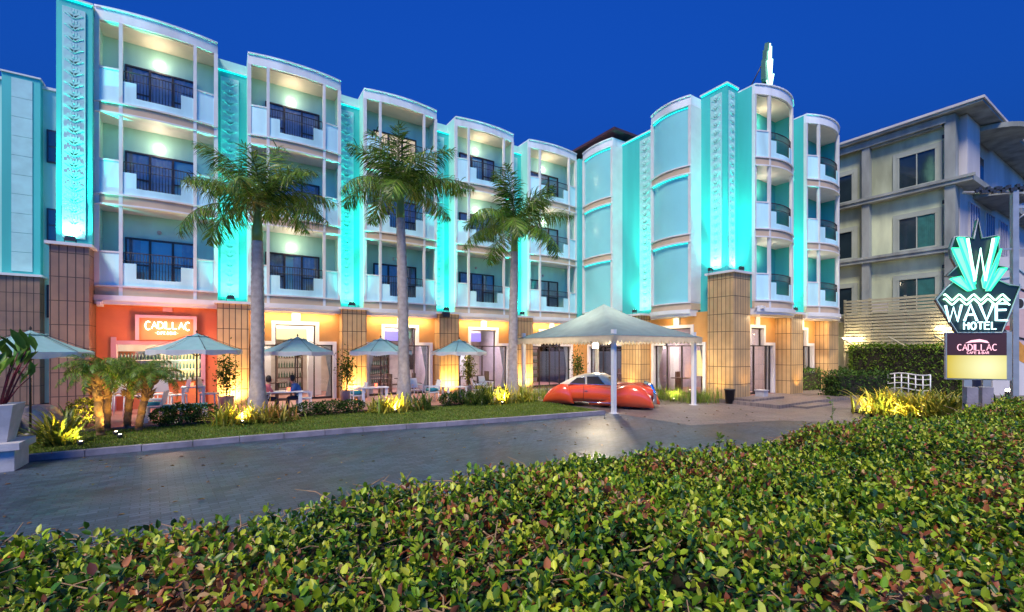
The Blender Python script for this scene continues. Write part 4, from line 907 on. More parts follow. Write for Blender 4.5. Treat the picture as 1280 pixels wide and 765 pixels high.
def chedge(px0,px1,d0,d1,z1,thick,n,label,size,cols=GREEN,wts=(3,3,1.5,2)):
    a0=(px0-640)/563;a1=(px1-640)/563; p0=Vector((d0*(.5417+a0*.8406),d0*(.8406-a0*.5417))); p1=Vector((d1*(.5417+a1*.8406),d1*(.8406-a1*.5417))); L=(p1-p0).length; ang=math.atan2(p1.y-p0.y,p1.x-p0.x)
    t=thing('trimmed_hedge',label,'hedge',(p0.x,p0.y,0),ang,'trimmed hedges by the neighbour fence'); P=inbox(n,0,L,0,thick,0.02,z1,.06); P[:,2]+=.05*np.sin(P[:,0]*1.7)
    MB().box(.12,L-.12,.12,thick-.12,0,z1-.15).build('dark_core','soil_shade',t); foliage('foliage',P,size,cols,wts,t)  # core box is dark to stand for shade behind the foliage
chedge(1000,1062,25.,27.,1.25,.8,3200,'low dark hedge beside the entrance terrace with yellow lit left end',.12)
chedge(1050,1112,22.,23.5,1.25,.9,3600,'dark rounded hedge just left of the white handrail',.12,GREEN,(3,1.5,.5,3))
chedge(1062,1200,27.8,23.7,2.65,1.0,9000,'tall bright green hedge below the slatted fence',.13,[(.08,.16,.015),(.14,.22,.02),(.05,.1,.01)],(3,3,2))
# potted trees against the pillars
for i,(px,Y,lb) in enumerate(((283,20.2,'thin potted tree before the first yellow lit pillar'),(433,20.3,'leafy potted tree in a pale pink pot between second and third bay'),(586,20.2,'yellow lit climbing plant before the fourth bay pillar'),(722,19.6,'dark potted bush behind the car roof'))):
    x=wx(px,Y); t=thing('potted_tree',lb,'potted tree',(x,Y,.16),0,'potted trees against the facade')
    MB().lathe([(.001,0),(.2,0),(.27,.5),(.24,.5),(.001,.46)],seg=18).build('pot','pot',t); MB().tube([(0,0,.4),(.03,0,1.),(-.02,.02,1.7)],[.03,.022,.01],6).build('trunk','bark',t)
    n=700; P=rng.normal(size=(n,3))*np.array([.17,.15,.38])+np.array([0,0,1.35]); foliage('foliage',P,.10,GREEN if i!=2 else [(.2,.22,.02),(.12,.16,.02)],(3,3,1.5,2) if i!=2 else (1,1),t)
n=900; d_=rng.normal(size=(n,3)); d_/=np.linalg.norm(d_,axis=1,keepdims=True); P=d_*rng.uniform(.4,1,(n,1))**.4*np.array([.5,.4,.42])+np.array([-3.35,17.9,.6])
t=thing('lit_shrub','round shrub glowing yellow behind the spiky plant and boulders','shrub'); foliage('foliage',P,.085,[(.16,.16,.02),(.25,.22,.03),(.1,.13,.02)],(2,2,1),t); MB().tube([(-3.35,17.9,.1),(-3.3,17.9,.7)],.02,5).build('stems','bark',t)
# boulders
def boulder(x,y,z,r_,sc,lb,seed):
    b=bmesh.new(); bmesh.ops.create_icosphere(b,subdivisions=4,radius=1); rr=random.Random(seed)
    ph=[rr.random()*6 for _ in range(6)]
    for v in b.verts:
        d=1+.08*math.sin(v.co.x*2.3+ph[0])+.06*math.sin(v.co.y*3.1+ph[1])+.04*math.sin(v.co.z*4+ph[2]+v.co.x*3)+.012*math.sin(v.co.x*11+v.co.y*9+ph[3]); v.co=Vector((v.co.x*sc[0],v.co.y*sc[1],v.co.z*sc[2]))*d*r_
    me=bpy.data.meshes.new('boulder'); b.to_mesh(me); b.free(); me.materials.append(M['stone']); me.polygons.foreach_set('use_smooth',[True]*len(me.polygons)); o=bpy.data.objects.new('boulder',me); C.objects.link(o); o.location=(x,y,z); tag(o,lb,'boulder','boulders behind the spiky plant')
boulder(-5.0,17.2,.42,.5,(1,1,1.05),'pale boulder nearest the pot with red stemmed plant',1); boulder(-4.3,17.6,.42,.5,(1.1,.9,1.05),'rounded boulder right of its twin, next to the glowing shrub',2)
# stone planter + pot + red-stemmed plant
pl=thing('stone_planter','low pale stone planter block at the left end of the kerb','planter',(-4.02,13.25,0)); MB().box(-.9,.55,-.35,.45,0,.42).box(-.98,.64,-.43,.53,.42,.56).build('block','planter',pl)
ptt=thing('tall_pot','pale tapered square pot with red stemmed leafy plant on the stone planter','plant pot',(-3.86,13.3,.56))
def frus(m,a,b,z0,z1): m.add([(-a,-a,z0),(a,-a,z0),(a,a,z0),(-a,a,z0),(-b,-b,z1),(b,-b,z1),(b,b,z1),(-b,b,z1)],[(0,3,2,1),(4,5,6,7),(0,1,5,4),(1,2,6,5),(2,3,7,6),(3,0,4,7)])
m=MB(); frus(m,.24,.36,0,.75); m.build('pot','planter',ptt)
pp=thing('red_stemmed_plant','leafy canna plant with dark red stems growing in the tall pot','plant',(-3.86,13.3,1.3)); m=MB(); Ps=[];Ds=[]
for i in range(16):
    a=i*2.4; r_=.05+.2*random.random(); h=.5+.75*random.random(); tip=(r_*math.cos(a)*2.6,r_*math.sin(a)*2.6,h); m.tube([(r_*math.cos(a)*.6,r_*math.sin(a)*.6,-.06),(r_*math.cos(a)*1.6,r_*math.sin(a)*1.6,h*.55),tip],[.018,.014,.008],6)
    for q_ in range(3): Ps.append((tip[0]*(.7+.15*q_),tip[1]*(.7+.15*q_),h*(.72+.14*q_))); Ds.append((math.cos(a+q_*2.1)*.45,math.sin(a+q_*2.1)*.45,.9))
m.build('stems',mat('red_stem',(.16,.012,.025),.5,.2),pp)
Ps=np.array(Ps);Ds=np.array(Ds);n=len(Ps);V,q=leaves(Ps,Ds,rdir(n,.2),rng.uniform(.35,.55,n),rng.uniform(.12,.18,n),.15,.2); npmesh('foliage',V,q,'gloss',np.repeat(palette(n,[(.12,.26,.04),(.2,.34,.05),(.07,.16,.02)],(2,2,1)),2,0),pp,True)
# ================================================================ NEIGHBOUR BUILDING
def camp(px,d,z=0): a=(px-640)/563; return (d*(.5417+a*.8406),d*(.8406-a*.5417),z)
nb=thing('apartment_building','weathered cream apartment block with grey slab edges right of the hotel','apartment building',(0,0,0))
NX=34.0; LV=[4.55,8.2,11.9,15.6]
MB().box(NX+.35,60,7.95,30,0,15.55).build('wall','nbwall',nb)
def colm(y,w_=.35,m_='nbconc',x0=NX-.02): MB().box(x0,NX+.6,y-w_/2,y+w_/2,0.0,15.5).build('column',m_,nb)
colm(7.85,.45); colm(11.75,.4); colm(16,.4)
for z in LV[:3]: MB().box(NX-.15,60,6.9 if z>5 else 7.7,30,z-.32,z).box(NX-.22,NX-.15,6.8,30,z-.12,z+.03).build('floor_slab','nbconc',nb)
MB().box(NX-.35,62,6.5,31,15.55,15.68).build('roof','nbconc',nb)
MB().box(NX-.42,62.1,6.42,31.1,15.683,15.82).build('roof_edge','nbwhite',nb)
MB().box(NX-.1,NX+.0,8,30,15.1,15.5).box(NX+.05,NX+.3,8.2,11.5,15.0,15.2).build('beam','nbconc',nb)
def nwin(y0,y1,z0,z1,cur=True):
    f=MB(); q=.09
    for y in (y0,y1-q,(y0+y1)/2-.025): f.box(NX+.25,NX+.36,y,y+(q if y!=(y0+y1)/2-.025 else .05),z0,z1)
    f.box(NX+.24,NX+.37,y0,y1,z1-q,z1); f.box(NX+.24,NX+.37,y0,y1,z0,z0+q); f.box(NX+.28,NX+.36,y0-.22,y0-.002,z0,z1+.2).box(NX+.28,NX+.36,y1+.002,y1+.22,z0,z1+.2).box(NX+.28,NX+.36,y0,y1,z1+.002,z1+.2)
    fo=f.build('window','nbtrim',nb); MB().box(NX+.31,NX+.335,y0,y1,z0,z1).build('pane','nbglass',fo)
    if cur:
        c=MB(); 
        for i in range(16): a=y0+.1+(y1-y0)*.42*i/16; c.box(NX+.30-.01*(i%2),NX+.305,a,a+.045,z0+.1,z1-.1)
        c.build('curtain',mat('green_curtain%d'%int(y0*10+z0),(.03,.16,.14),.7,.2),fo)
for z in LV[:3]:
    nwin(8.45,10.25,z+.12,z+2.15,z<11); nwin(12.5,14.4,z+.12,z+2.0,False)
    MB().box(NX+.30,NX+.36,8.05,8.25,z+2.5,z+2.7).build('vent_box','frame',nb)
MB().box(NX+.05,NX+.33,10.7,11.45,LV[0]+.15,LV[0]+.75).build('air_conditioner','nbwhite',nb)
# right hand (street) side: white wall, curved balconies, tall windows, steel post
MB().box(NX+.7,NX+3.2,7.3,7.95,LV[2],15.5).box(NX+.7,60,7.6,7.95,0,LV[2]-.32).box(38,60,7.75,7.95,LV[2],15.5).build('wall','nbwhite',nb)
for z in (15.2,LV[2]-.55):
    m=MB(); m.prism([(NX+3.2,7.7)]+[(NX+5.4-2.2*math.cos(R(a)),7.7-2.1*math.sin(R(a))) for a in range(0,181,12)]+[(NX+7.6,7.7)],z,z+.28); m.build('curved_balcony','nbconc',nb)
for k_ in range(4):
    for z in (LV[1]+.5,):
        x=36.3+k_*3.4; f=MB(); 
        for j in range(5): f.box(x+j*.5-.03,x+j*.5+.03,7.5,7.6,z,z+2.3)
        f.box(x,x+2,7.49,7.6,z,z+.07).box(x,x+2,7.49,7.6,z+2.23,z+2.3); fo=f.build('tall_window','nbwhite',nb); MB().box(x,x+2,7.53,7.58,z,z+2.3).build('pane',mat('blue_pane',(.03,.08,.3),.08,.2,spec=.8),fo)
MB().box(38.2,40.,7.68,7.76,LV[2]+.4,LV[2]+2.4).build('tall_window','nbglass',nb)
# steel post and rig
p=camp(1268,17.5); sp=thing('steel_lamp_post','grey steel post with cross arms and cables beside the mural','post',(p[0],p[1],0),R(-50))
MB().box(-.09,.09,-.09,.09,0,8.6).build('pole','steel',sp); MB().box(-.05,1.6,-.05,.05,7.9,8.0).box(-1.1,.9,-.05,.05,6.3,6.38).tube([(0,0,7.4),(.6,0,7.92)],.03,6).tube([(-1.6,0,8.7),(0,0,8.55),(1.5,0,8.75)],.05,6).build('cross_arm','steel',sp)
m=MB(); 
for i in range(30): x=-1.2+i*.09; m.box(x-.05,x+.05,-.12,.02,8.62+.08*math.sin(i*1.9),8.75+.08*math.sin(i*1.9))
m.build('cable_bundle','metal',sp)
# slatted fence with lamps
fe=thing('slatted_fence','tall horizontal slat screen lit from below, right of the hotel','fence',(0,0,0)); m=MB()
for i in range(17): m.box(33.2,33.26,6.2,12.6,2.35+i*.19,2.35+i*.19+.13)
m.build('slats','louvre',fe)
for y in (6.3,7.9,9.6,11.3,12.6): MB().box(33.27,33.37,y-.06,y+.06,0,5.6).build('fence_post','louvre',fe)
for y in (7.2,9.2,11.6): MB().tube([(33.1,y,2.4),(32.3,y+.9,3.2)],.05,5).build('brace','louvre',fe)
for y,lb in ((7.7,'small warm lamp under the slat screen nearest the pylon sign'),(12.1,'small warm lamp under the slat screen beside the hotel corner')):
    l_=thing('fence_lamp',lb,'lamp',(33.0,y,3.55 if y<9 else 3.1),0,'lamps on the slat screen'); MB().box(-.06,.06,-.5,.5,0,.09).build('tube','lamp',l_); light('POINT','lamp_light',(-.15,0,-.1),55,(1,.72,.3),l_,.15)
    MB().box(.07,.1,-.1,.1,0,.15).build('bracket','metal',l_)
# mural wall
p0=camp(1241,24); mw=thing('mural_wall','white wall with a large painted face mural at the right edge','mural wall',(p0[0],p0[1],0),R(-30)); 
MB().box(0,9,0,.3,0,7.4).build('wall','nbwhite',mw)
m=MB()
def disc(m,cx,cz,rx,rz,y,mi,a0=0,a1=360,rot=0): 
    pts=arcpts(0,0,rx,rz,a0,a1,28); pts=[(cx+x*math.cos(rot)-z*math.sin(rot),cz+x*math.sin(rot)+z*math.cos(rot)) for x,z in pts]; n=len(pts); m.add([(x,y,z) for x,z in pts],[tuple(range(n))],mi)
disc(m,2.6,4.2,1.9,1.7,-.006,0); disc(m,1.5,4.9,.55,.3,-.010,1); disc(m,1.5,4.9,.24,.26,-.014,2); m.tube([(1.0,-.02,5.5),(1.5,-.02,5.7),(2.1,-.02,5.45)],.05,5,2)
m.tube([(.5,-.02,4.4),(.4,-.02,3.7),(.9,-.02,3.2),(1.8,-.02,3.0),(2.6,-.02,2.6)],[.03,.05,.06,.05,.02],5,2)
disc(m,1.3,2.5,1.25,.42,-.012,3,rot=-.7); disc(m,.9,3.6,.3,.12,-.016,4); m.tube([(.2,-.02,6.6),(1.2,-.02,6.9),(2,-.02,6.3)],.05,5,5); m.tube([(.3,-.02,6.2),(1.0,-.02,6.3),(1.5,-.02,5.9)],.04,5,5)
m.build('painted_face',[mat('mural_pink',(.62,.42,.40),.8,.1),mat('mural_white',(.75,.75,.72),.8,.05),mat('mural_black',(.03,.03,.03),.8,0),mat('mural_orange',(.65,.28,.05),.8,.2),mat('mural_red',(.5,.08,.08),.8,.1),mat('mural_blue',(.25,.38,.45),.8,.1)],mw,fix=False)
wl=thing('wall_washer',"white wall washer lamp hidden in plants below the mural",'lamp',camp(1262,20.5,.55)); MB().box(-.4,.4,-.06,.06,0,.1).build('lens','bulbwhite',wl); MB().box(-.45,.45,-.08,.08,-.55,0).build('housing','metal',wl); light('POINT','lamp_light',(0,0,.4),130,(1,.97,.9),wl,.2)
# pink house at the far left
ph=thing('pink_house','dusky pink house wall at the far left behind the hotel','house'); MB().box(-24,-13.4,34,44,0,13).build('wall',mat('dusky_pink',(.35,.16,.14),.8,.15),ph)
MB().add([(-24.4,33.6,13),(-13.1,33.6,13),(-13.1,44,13),(-24.4,44,13),(-19,38,15.6)],[(0,1,4),(1,2,4),(2,3,4),(3,0,4),(0,3,2,1)]).build('roof','roof',ph)
# handrail
p=camp(1110,24.3); q=camp(1163,22.6); L=math.dist(p[:2],q[:2]); t=thing('handrail','white metal ramp handrail between the hedges and the pylon sign','handrail',(p[0],p[1],0),math.atan2(q[1]-p[1],q[0]-p[0])); m=MB()
def hz(x,o=0): return .32+o+.12*(x/L)+.07*math.sin(x*3.0)
for i in range(7): x=L*i/6; m.tube([(x,0,0),(x,0,hz(x,.78))],.028,6)
for o in (0,.28,.56,.78): m.tube([(L*i/12,0,hz(L*i/12,o)) for i in range(13)],.026 if o<.7 else .035,6)
m.build('rails','wpaint',t)
# small signboard frame by the hedge
p=camp(1046,24.5); t=thing('menu_stand','thin white metal menu stand before the entrance hedge','stand',(p[0],p[1],.15),R(-50)); MB().tube([(-.3,0,0),(-.3,0,1.0)],.02,6).tube([(.3,0,0),(.3,0,1.0)],.02,6).build('legs','wpaint',t); MB().box(-.35,.35,-.12,.12,1.0,1.05).build('top','wpaint',t)
# bins and steps at the corner pillar
t=thing('rubbish_bin','dark tapered rubbish bin at the foot of the corner pillar','bin',(19.25,11.75,0)); MB().lathe([(.001,0),(.17,0),(.22,.62),(.24,.62),(.24,.66),(.19,.66),(.19,.55),(.001,.55)],seg=18).build('body','metal',t)
t=thing('pillar_planter','small stone coloured box beside the bin at the pillar foot','box',(21.35,11.45,.15)); MB().box(-.2,.2,-.2,.2,0,.35).box(-.23,.23,-.23,.23,.35,.4).build('body','planter',t)
struct(MB().box(19.55,22.3,10.9,11.8,.15,.24).build('entrance_step','forecourt'))

# ================================================================ UMBRELLAS
def umbrella(x,y,z0,r,zc,label,rz):
    t=thing('garden_umbrella',label,'umbrella',(x,y,z0),rz,'market umbrellas over the terrace tables'); K=8; h=.52
    def cone(m,r0,r1,za,zb,mi=0,n=5):
        for k_ in range(K):
            a=2*PI*k_/K;b=2*PI*(k_+1)/K
            for i in range(n):
                u0=i/n;u1=(i+1)/n
                def P_(u,an): rr=r0+(r1-r0)*u; return (rr*math.cos(an),rr*math.sin(an),za+(zb-za)*u-.05*math.sin(PI*u))
                mid0=tuple((p+q)/2 for p,q in zip(P_(u0,a),P_(u0,b))); mid1=tuple((p+q)/2 for p,q in zip(P_(u1,a),P_(u1,b))); s=.025*u1
                mid1=(mid1[0],mid1[1],mid1[2]-s); mid0=(mid0[0],mid0[1],mid0[2]-.025*u0)
                m.add([P_(u0,a),mid0,mid1,P_(u1,a)],[(0,1,2,3)],mi); m.add([mid0,P_(u0,b),P_(u1,b),mid1],[(0,1,2,3)],mi)
    m=MB(); cone(m,.0,.34,zc+.06,zc-.04,n=2); cone(m,.22,r,zc-.03,zc-h); m.build('canopy','cloth',t)
    m=MB()
    for k_ in range(K):
        a=2*PI*k_/K;b=2*PI*(k_+1)/K
        for i in range(6):
            f0=i/6;f1=(i+1)/6; p=lambda f:(r*(math.cos(a)*(1-f)+math.cos(b)*f),r*(math.sin(a)*(1-f)+math.sin(b)*f))
            m.add([(*p(f0),zc-h),(*p(f1),zc-h),(*p(f1),zc-h-.15-.03*math.sin(PI*f1*2)),(*p(f0),zc-h-.15-.03*math.sin(PI*f0*2))],[(0,1,2,3)])
    m.build('valance','clothw',t,fix=False)
    MB().tube([(0,0,0),(0,0,zc+.05)],.025,8).lathe([(.001,zc+.05),(.04,zc+.09),(.001,zc+.17)],seg=8).build('pole','wood',t)
    MB().lathe([(.001,0),(.26,0),(.26,.05),(.05,.08),(.05,.2),(.001,.2)],seg=18).build('base','metal',t)
    m=MB()
    for k_ in range(K): a=2*PI*k_/K; m.tube([(0,0,zc-.1),(r*.98*math.cos(a),r*.98*math.sin(a),zc-h+.0)],.011,4); m.tube([(0,0,zc-.75),(r*.5*math.cos(a),r*.5*math.sin(a),zc-h*.5-.04)],.010,4)
    m.build('ribs','wood',t)
    m=MB()
    for k_ in range(K): a=2*PI*k_/K; m.tube([(.22*math.cos(a),.22*math.sin(a),zc-.02),(r*1.0*math.cos(a),r*1.0*math.sin(a),zc-h+.012)],.007,4)
    m.build('seam_piping','iron',t)
for (px,Y,zt,r,lb) in ((38,16.9,2.72,1.25,'umbrella at the far left above the boulders'),(246,18.8,2.78,1.38,'umbrella over the high white chairs in front of the bar'),(372,19.0,2.72,1.38,'umbrella over the two seated guests'),(476,19.0,2.72,1.33,'umbrella half hidden by the middle palm trunk'),(574,18.8,2.70,1.28,'umbrella over the white armchairs, rightmost of all')):
    umbrella(wx(px,Y),Y,.16,r,zt,lb,R(12))
# ================================================================ FURNITURE
def chair(name,label,high=False,arms=False,group=None):
    t=thing(name,label,'chair',(0,0,0),0,group); sh=.72 if high else .45; w_=.24
    MB().box(-w_,w_,-w_,w_,sh-.04,sh).build('seat','wpaint',t)
    m=MB(); 
    for i in range(6): a=i/5; m.v
    m.add([(-w_,w_-.02,sh+.06),(w_,w_-.02,sh+.06),(w_-.02,w_+.09,sh+.5),(-w_+.02,w_+.09,sh+.5),(-w_,w_+.02,sh+.06),(w_,w_+.02,sh+.06),(w_-.02,w_+.12,sh+.5),(-w_+.02,w_+.12,sh+.5)],[(0,1,2,3),(7,6,5,4),(0,4,5,1),(1,5,6,2),(2,6,7,3),(3,7,4,0)]); m.build('backrest','wpaint',t)
    for sx in (-1,1):
        for sy in (-1,1): MB().tube([(sx*(w_-.03),sy*(w_-.03),sh-.04),(sx*(w_+.0),sy*(w_+.01),0)],[.022,.016],6).build('leg','wpaint',t)
    if arms:
        for sx in (-1,1): MB().box(sx*w_-.025,sx*w_+.025,-w_,w_+.05,sh+.2,sh+.24).box(sx*w_-.02,sx*w_+.02,-w_,-w_+.04,sh,sh+.2).build('armrest','wpaint',t)
    return t
def table(label,w_,d_,h,group='white terrace tables'):
    t=thing('dining_table',label,'table',(0,0,0),0,group); MB().box(-w_/2,w_/2,-d_/2,d_/2,h-.04,h).build('table_top','wpaint',t)
    for sx in (-1,1):
        for sy in (-1,1): MB().box(sx*(w_/2-.06)-.03,sx*(w_/2-.06)+.03,sy*(d_/2-.06)-.03,sy*(d_/2-.06)+.03,0,h-.04).build('leg','wpaint',t)
    return t
hc=chair('bar_chair','x',True,False,'high white chairs at the bar tables'); lc=chair('armchair','x',False,True,'white armchairs on the terrace')
used=set()
def put(o,x,y,rz,lb):
    if o.name in used: return dup(o,(x,y,.16),rz,lb)
    used.add(o.name); o.location=(x,y,.16); o.rotation_euler=(0,0,rz); o['label']=lb; return o
put(hc,wx(222,19.4),19.4,R(-75),'high white chair facing right, nearest left of the first umbrella pole'); put(hc,wx(262,19.4),19.4,R(75+180-180),'high white chair facing left, right of the first umbrella pole')
put(hc,wx(204,20.2),20.2,R(170),'high white chair at the bar counter behind the leaning date palm'); put(hc,wx(168,19.6),19.6,R(200),'high white chair between the date palm trunks'); put(hc,wx(152,20.4),20.4,R(180),'high white chair farthest left at the bar counter')
tb=table('high white table with red candle under the first umbrella',.7,.7,.98); tb.location=(wx(242,19.4),19.4,.16)
T2=dup(tb,(wx(352,18.4),18.4,.16),0,'white table between the two seated guests',(2.0,1.1,.76))
T3=dup(tb,(wx(466,18.6),18.6,.16),0,'white table under the umbrella behind the middle palm',(1.6,1.1,.76)); T4=dup(tb,(wx(568,18.5),18.5,.16),0,'low white table before the yellow cushioned armchair',(1.5,1.0,.62)); T5=dup(tb,(wx(206,18.1),18.1,.16),0,'low white table with teal bench cushion behind the date palm',(1.5,1.0,.5))
ac=[(325,18.5,R(90+180),'white armchair under the left guest in pink red'),(380,18.6,R(90),'white armchair under the right guest in blue'),(447,18.7,R(-90),'white armchair left of the middle palm, below the potted tree'),(540,18.4,R(-90),'white armchair with teal cushion right of the middle palm'),(598,18.4,R(75),'white armchair with yellow cushion left of the palm by the tent'),(608,19.6,R(20),'white armchair deeper on the terrace behind the yellow cushion'),(520,19.8,R(10),'white armchair behind the middle palm trunk near the glass'),(192,18.3,R(-100),'white armchair with teal cushion behind the date palm trunks')]
for px,Y,rz,lb in ac: put(lc,wx(px,Y),Y,rz,lb)
def cushion(px,Y,z,rz,m_,lb,sc=(.23,.22,.07),back=False):
    b=bmesh.new(); bmesh.ops.create_cube(b,size=2); bmesh.ops.bevel(b,geom=list(b.edges),offset=.35,segments=3,affect='EDGES'); me=bpy.data.meshes.new('cushion')
    for v in b.verts: v.co=Vector((v.co.x*sc[0],v.co.y*sc[1],v.co.z*sc[2]))
    b.to_mesh(me); b.free(); me.materials.append(M[m_]); me.polygons.foreach_set('use_smooth',[True]*len(me.polygons)); o=bpy.data.objects.new('cushion',me); C.objects.link(o); o.location=(wx(px,Y),Y,z); o.rotation_euler=(0,0,rz); tag(o,lb,'cushion','seat cushions on the terrace')
cushion(540,18.4,.69,0,'cush','teal cushion on the armchair right of the middle palm'); cushion(598,18.4,.69,0,'cushy','yellow cushion on the armchair left of the tent palm'); cushion(192,18.3,.69,0,'cush','teal cushion on the armchair behind the date palms'); cushion(447,18.7,.69,0,'cush','teal cushion on the armchair below the potted tree')
t=thing('cushioned_bench','low white bench with long teal seat pad below the bar chairs','bench',(wx(232,17.9),17.9,.16)); MB().box(-.6,.6,-.28,.28,.34,.4).build('seat','wpaint',t); MB().box(-.58,.58,-.26,.26,.402,.5).build('seat_pad','cush',t)
for sx in (-1,1):
    for sy in (-1,1): MB().box(sx*.56-.03,sx*.56+.03,sy*.24-.03,sy*.24+.03,0,.34).build('leg','wpaint',t)
for px,Y,z,lb in ((240,19.35,1.14,'red glowing candle glass on the high table by the bar'),(361,18.35,.905,'red glowing candle glass on the table between the seated guests'),(470,18.6,.905,'red glowing candle glass on the table behind the middle palm')):
    o=thing('candle_glass',lb,'candle',(wx(px,Y),Y,z),0,'red candle glasses on the tables'); MB().lathe([(.001,0),(.045,0),(.055,.13),(.045,.13),(.001,.02)],seg=12).build('glass','redglow',o)
# bar counter in the first bay
t=thing('bar_counter','dark bar counter with orange front under the neon sign','bar counter',(-2.05,22.35,.16)); MB().box(-1.35,1.35,-.1,.35,0,1.0).build('front','orange',t); MB().box(-1.42,1.42,-.22,.42,1.0,1.07).build('counter_top','wood',t)
t=thing('back_bar','lit back bar shelf crowded with bottles in the open bar','shelf',(-2.05,24.6,.16)); m=MB().box(-1.7,1.7,.1,.2,0,2.5)
for z in (1.0,1.4,1.8): m.box(-1.7,1.7,-.15,.1,z,z+.04)
m.build('shelving','creamwall',t); m=MB()
for z in (1.04,1.44,1.84):
    for i in range(28): m.lathe([(.035,z),(.036,z+.17),(.012,z+.23),(.012,z+.29)],-1.6+i*.118,-.03+.02*math.sin(i*7),8)
m.build('bottles','bottle',t); MB().box(.5,1.2,.07,.098,1.1,2.4).build('light_panel','yellowled',t); MB().box(-1.6,-.2,.07,.098,1.5,2.2).build('mirror','chrome',t)
g='bottles on the bar counter'
for i in range(14):
    o=MB().lathe([(.001,0),(.033,0),(.036,.17),(.012,.23),(.012,.30),(.001,.30)],seg=8).build('bottle','bottle',loc=(-3.2+i*.17,22.2+.06*math.sin(i*5),1.23)); tag(o,'dark bottle standing in the row on the bar counter','bottle',g)
light('POINT','bar_light',(-2.05,23.6,2.6),70,(1,.75,.5),H,.2); light('POINT','bar_light',(-1.4,23.9,1.9),25,(.6,1,.8),H,.2)
# seated guests
def person(x,y,z,rz,label,shirt,lean):
    P={'pel':(0,0,.50),'ch':(lean*.16,0,.78),'nk':(lean*.24,0,1.0),'hd':(lean*.30,0,1.16),'hd2':(lean*.31,0,1.25)}
    vs=[(0,0,.52),(lean*.08,0,.68),(lean*.16,0,.84),(lean*.22,0,.98),(lean*.25,0,1.06),(lean*.28+.02,0,1.15),(lean*.28+.01,0,1.25)]
    rs=[.15,.135,.16,.11,.055,.095,.085]; ed=[(i,i+1) for i in range(6)]
    for s in (-1,1):
        b=len(vs); vs+=[(lean*.2,s*.19,.95),(lean*.2+.14,s*.23,.72),(lean*.2+.40,s*.12,.70),(lean*.2+.50,s*.08,.72)]; rs+=[.065,.048,.036,.03]; ed+=[(3,b),(b,b+1),(b+1,b+2),(b+2,b+3)]
        b=len(vs); vs+=[(.08,s*.10,.50),(.46,s*.12,.50),(.48,s*.12,.08),(.60,s*.12,.04)]; rs+=[.09,.065,.042,.035]; ed+=[(0,b),(b,b+1),(b+1,b+2),(b+2,b+3)]
    me=bpy.data.meshes.new('person'); me.from_pydata(vs,ed,[]); o=bpy.data.objects.new('person',me); C.objects.link(o)
    sk=o.modifiers.new('s','SKIN'); ss=o.modifiers.new('ss','SUBSURF'); ss.levels=2; ss.render_levels=2
    for i,v in enumerate(me.skin_vertices[0].data): v.radius=(rs[i],rs[i]*(1.15 if i<4 else 1)); v.use_root=(i==0)
    bpy.context.view_layer.update(); dg=bpy.context.evaluated_depsgraph_get(); m2=bpy.data.meshes.new_from_object(o.evaluated_get(dg)); o.modifiers.clear(); o.data=m2
    for mm in ('skin',shirt,'jeans'): m2.materials.append(M[mm])
    for p_ in m2.polygons:
        c=p_.center; p_.use_smooth=True; p_.material_index=1 if (c.z>.60 and c.z<1.03 and not (c.x>lean*.2+.2)) else 2 if (c.z<=.60 and c.z>.07) else 0
    m=MB(); m.lathe([(.001,.125),(.06,.11),(.095,.05),(.105,-.02),(.098,-.09),(.07,-.12)],lean*.28-.02,0,14); m.v=[(a if a<lean*.28+.055 else lean*.28+.055,b,c+1.23) for a,b,c in m.v]; m.build('hair','hair',o)
    m=MB().tube([(lean*.28+.10,0,1.21),(lean*.28+.135,0,1.175),(lean*.28+.105,0,1.165)],[.01,.016,.008],6); m.build('nose','skin',o)
    o.location=(x,y,z); o.rotation_euler=(0,0,rz); tag(o,label,'person')
person(wx(328,18.45),18.45,.15,R(5),'person in a pink red shirt seated at the table facing right','shirtr',.8)
person(wx(377,18.5),18.5,.15,R(180),'person in a blue shirt leaning on the table facing left','shirtb',1.2)
# ground spotlights in the lawn and forecourt
def spike(x,y,z,lb,power,col,aim,on=True,spot=110):
    t=thing('ground_spotlight',lb,'spotlight',(x,y,z),0,'ground spotlights among the plants'); MB().lathe([(.001,0),(.05,0),(.07,.1),(.06,.1),(.001,.09)],seg=12).tube([(0,0,-.08),(0,0,.0)],.012,5).build('housing','metal',t)
    MB().lathe([(.001,.101),(.03,.101)],seg=12).build('lens','lamp',t,fix=False); light('SPOT','beam',(0,0,.14),power*3.2,col,t,.05,aim,spot,.8); return t
WY=(1,.66,.16); KP=3.0
spike(wx(101,14.75),14.75,.12,'black ground spotlight beside the kerb lighting the big spiky plant',75,(1,.8,.2),(-.35,.55,.6)); 
spike(wx(145,16.0),16.0,.12,'small ground spotlight between the date palm trunks',26,WY,(-.3,.5,1)); spike(wx(150,15.4),15.4,.12,'small ground spotlight in the grass right of the date palms',25,WY,(.2,.6,.7))
spike(-3.0,17.4,.12,'hidden ground spotlight under the glowing yellow shrub',45,(1,.8,.15),(-.3,.4,1))
for px,lb in ((303,'hidden ground spotlight in the spiky plants at the slim palm foot'),(494,'hidden ground spotlight in the spiky plants at the middle palm foot'),(628,'hidden ground spotlight in the plants at the foot of the tent side palm')):
    spike(wx(px,16.15),16.15,.14,lb,80,WY,(.1,.35,1),spot=150)
p=camp(1078,16.3,.02); spike(*p[:2],.12,'bright ground spotlight at the tip of the forecourt flower bed',110,(1,.75,.3),(.8,-.15,.35),spot=140)
p=camp(1052,23.5)
for d_,lb in ((1118,'added fill spotlight inside the forecourt bed, left of its middle'),(1150,'added fill spotlight inside the forecourt bed, right of its middle')):
    q=camp(d_,14.9); spike(q[0],q[1],.14,lb,60,(1,.75,.3),(.5,.2,.9),spot=150)  # extra spots added to brighten the bed plants
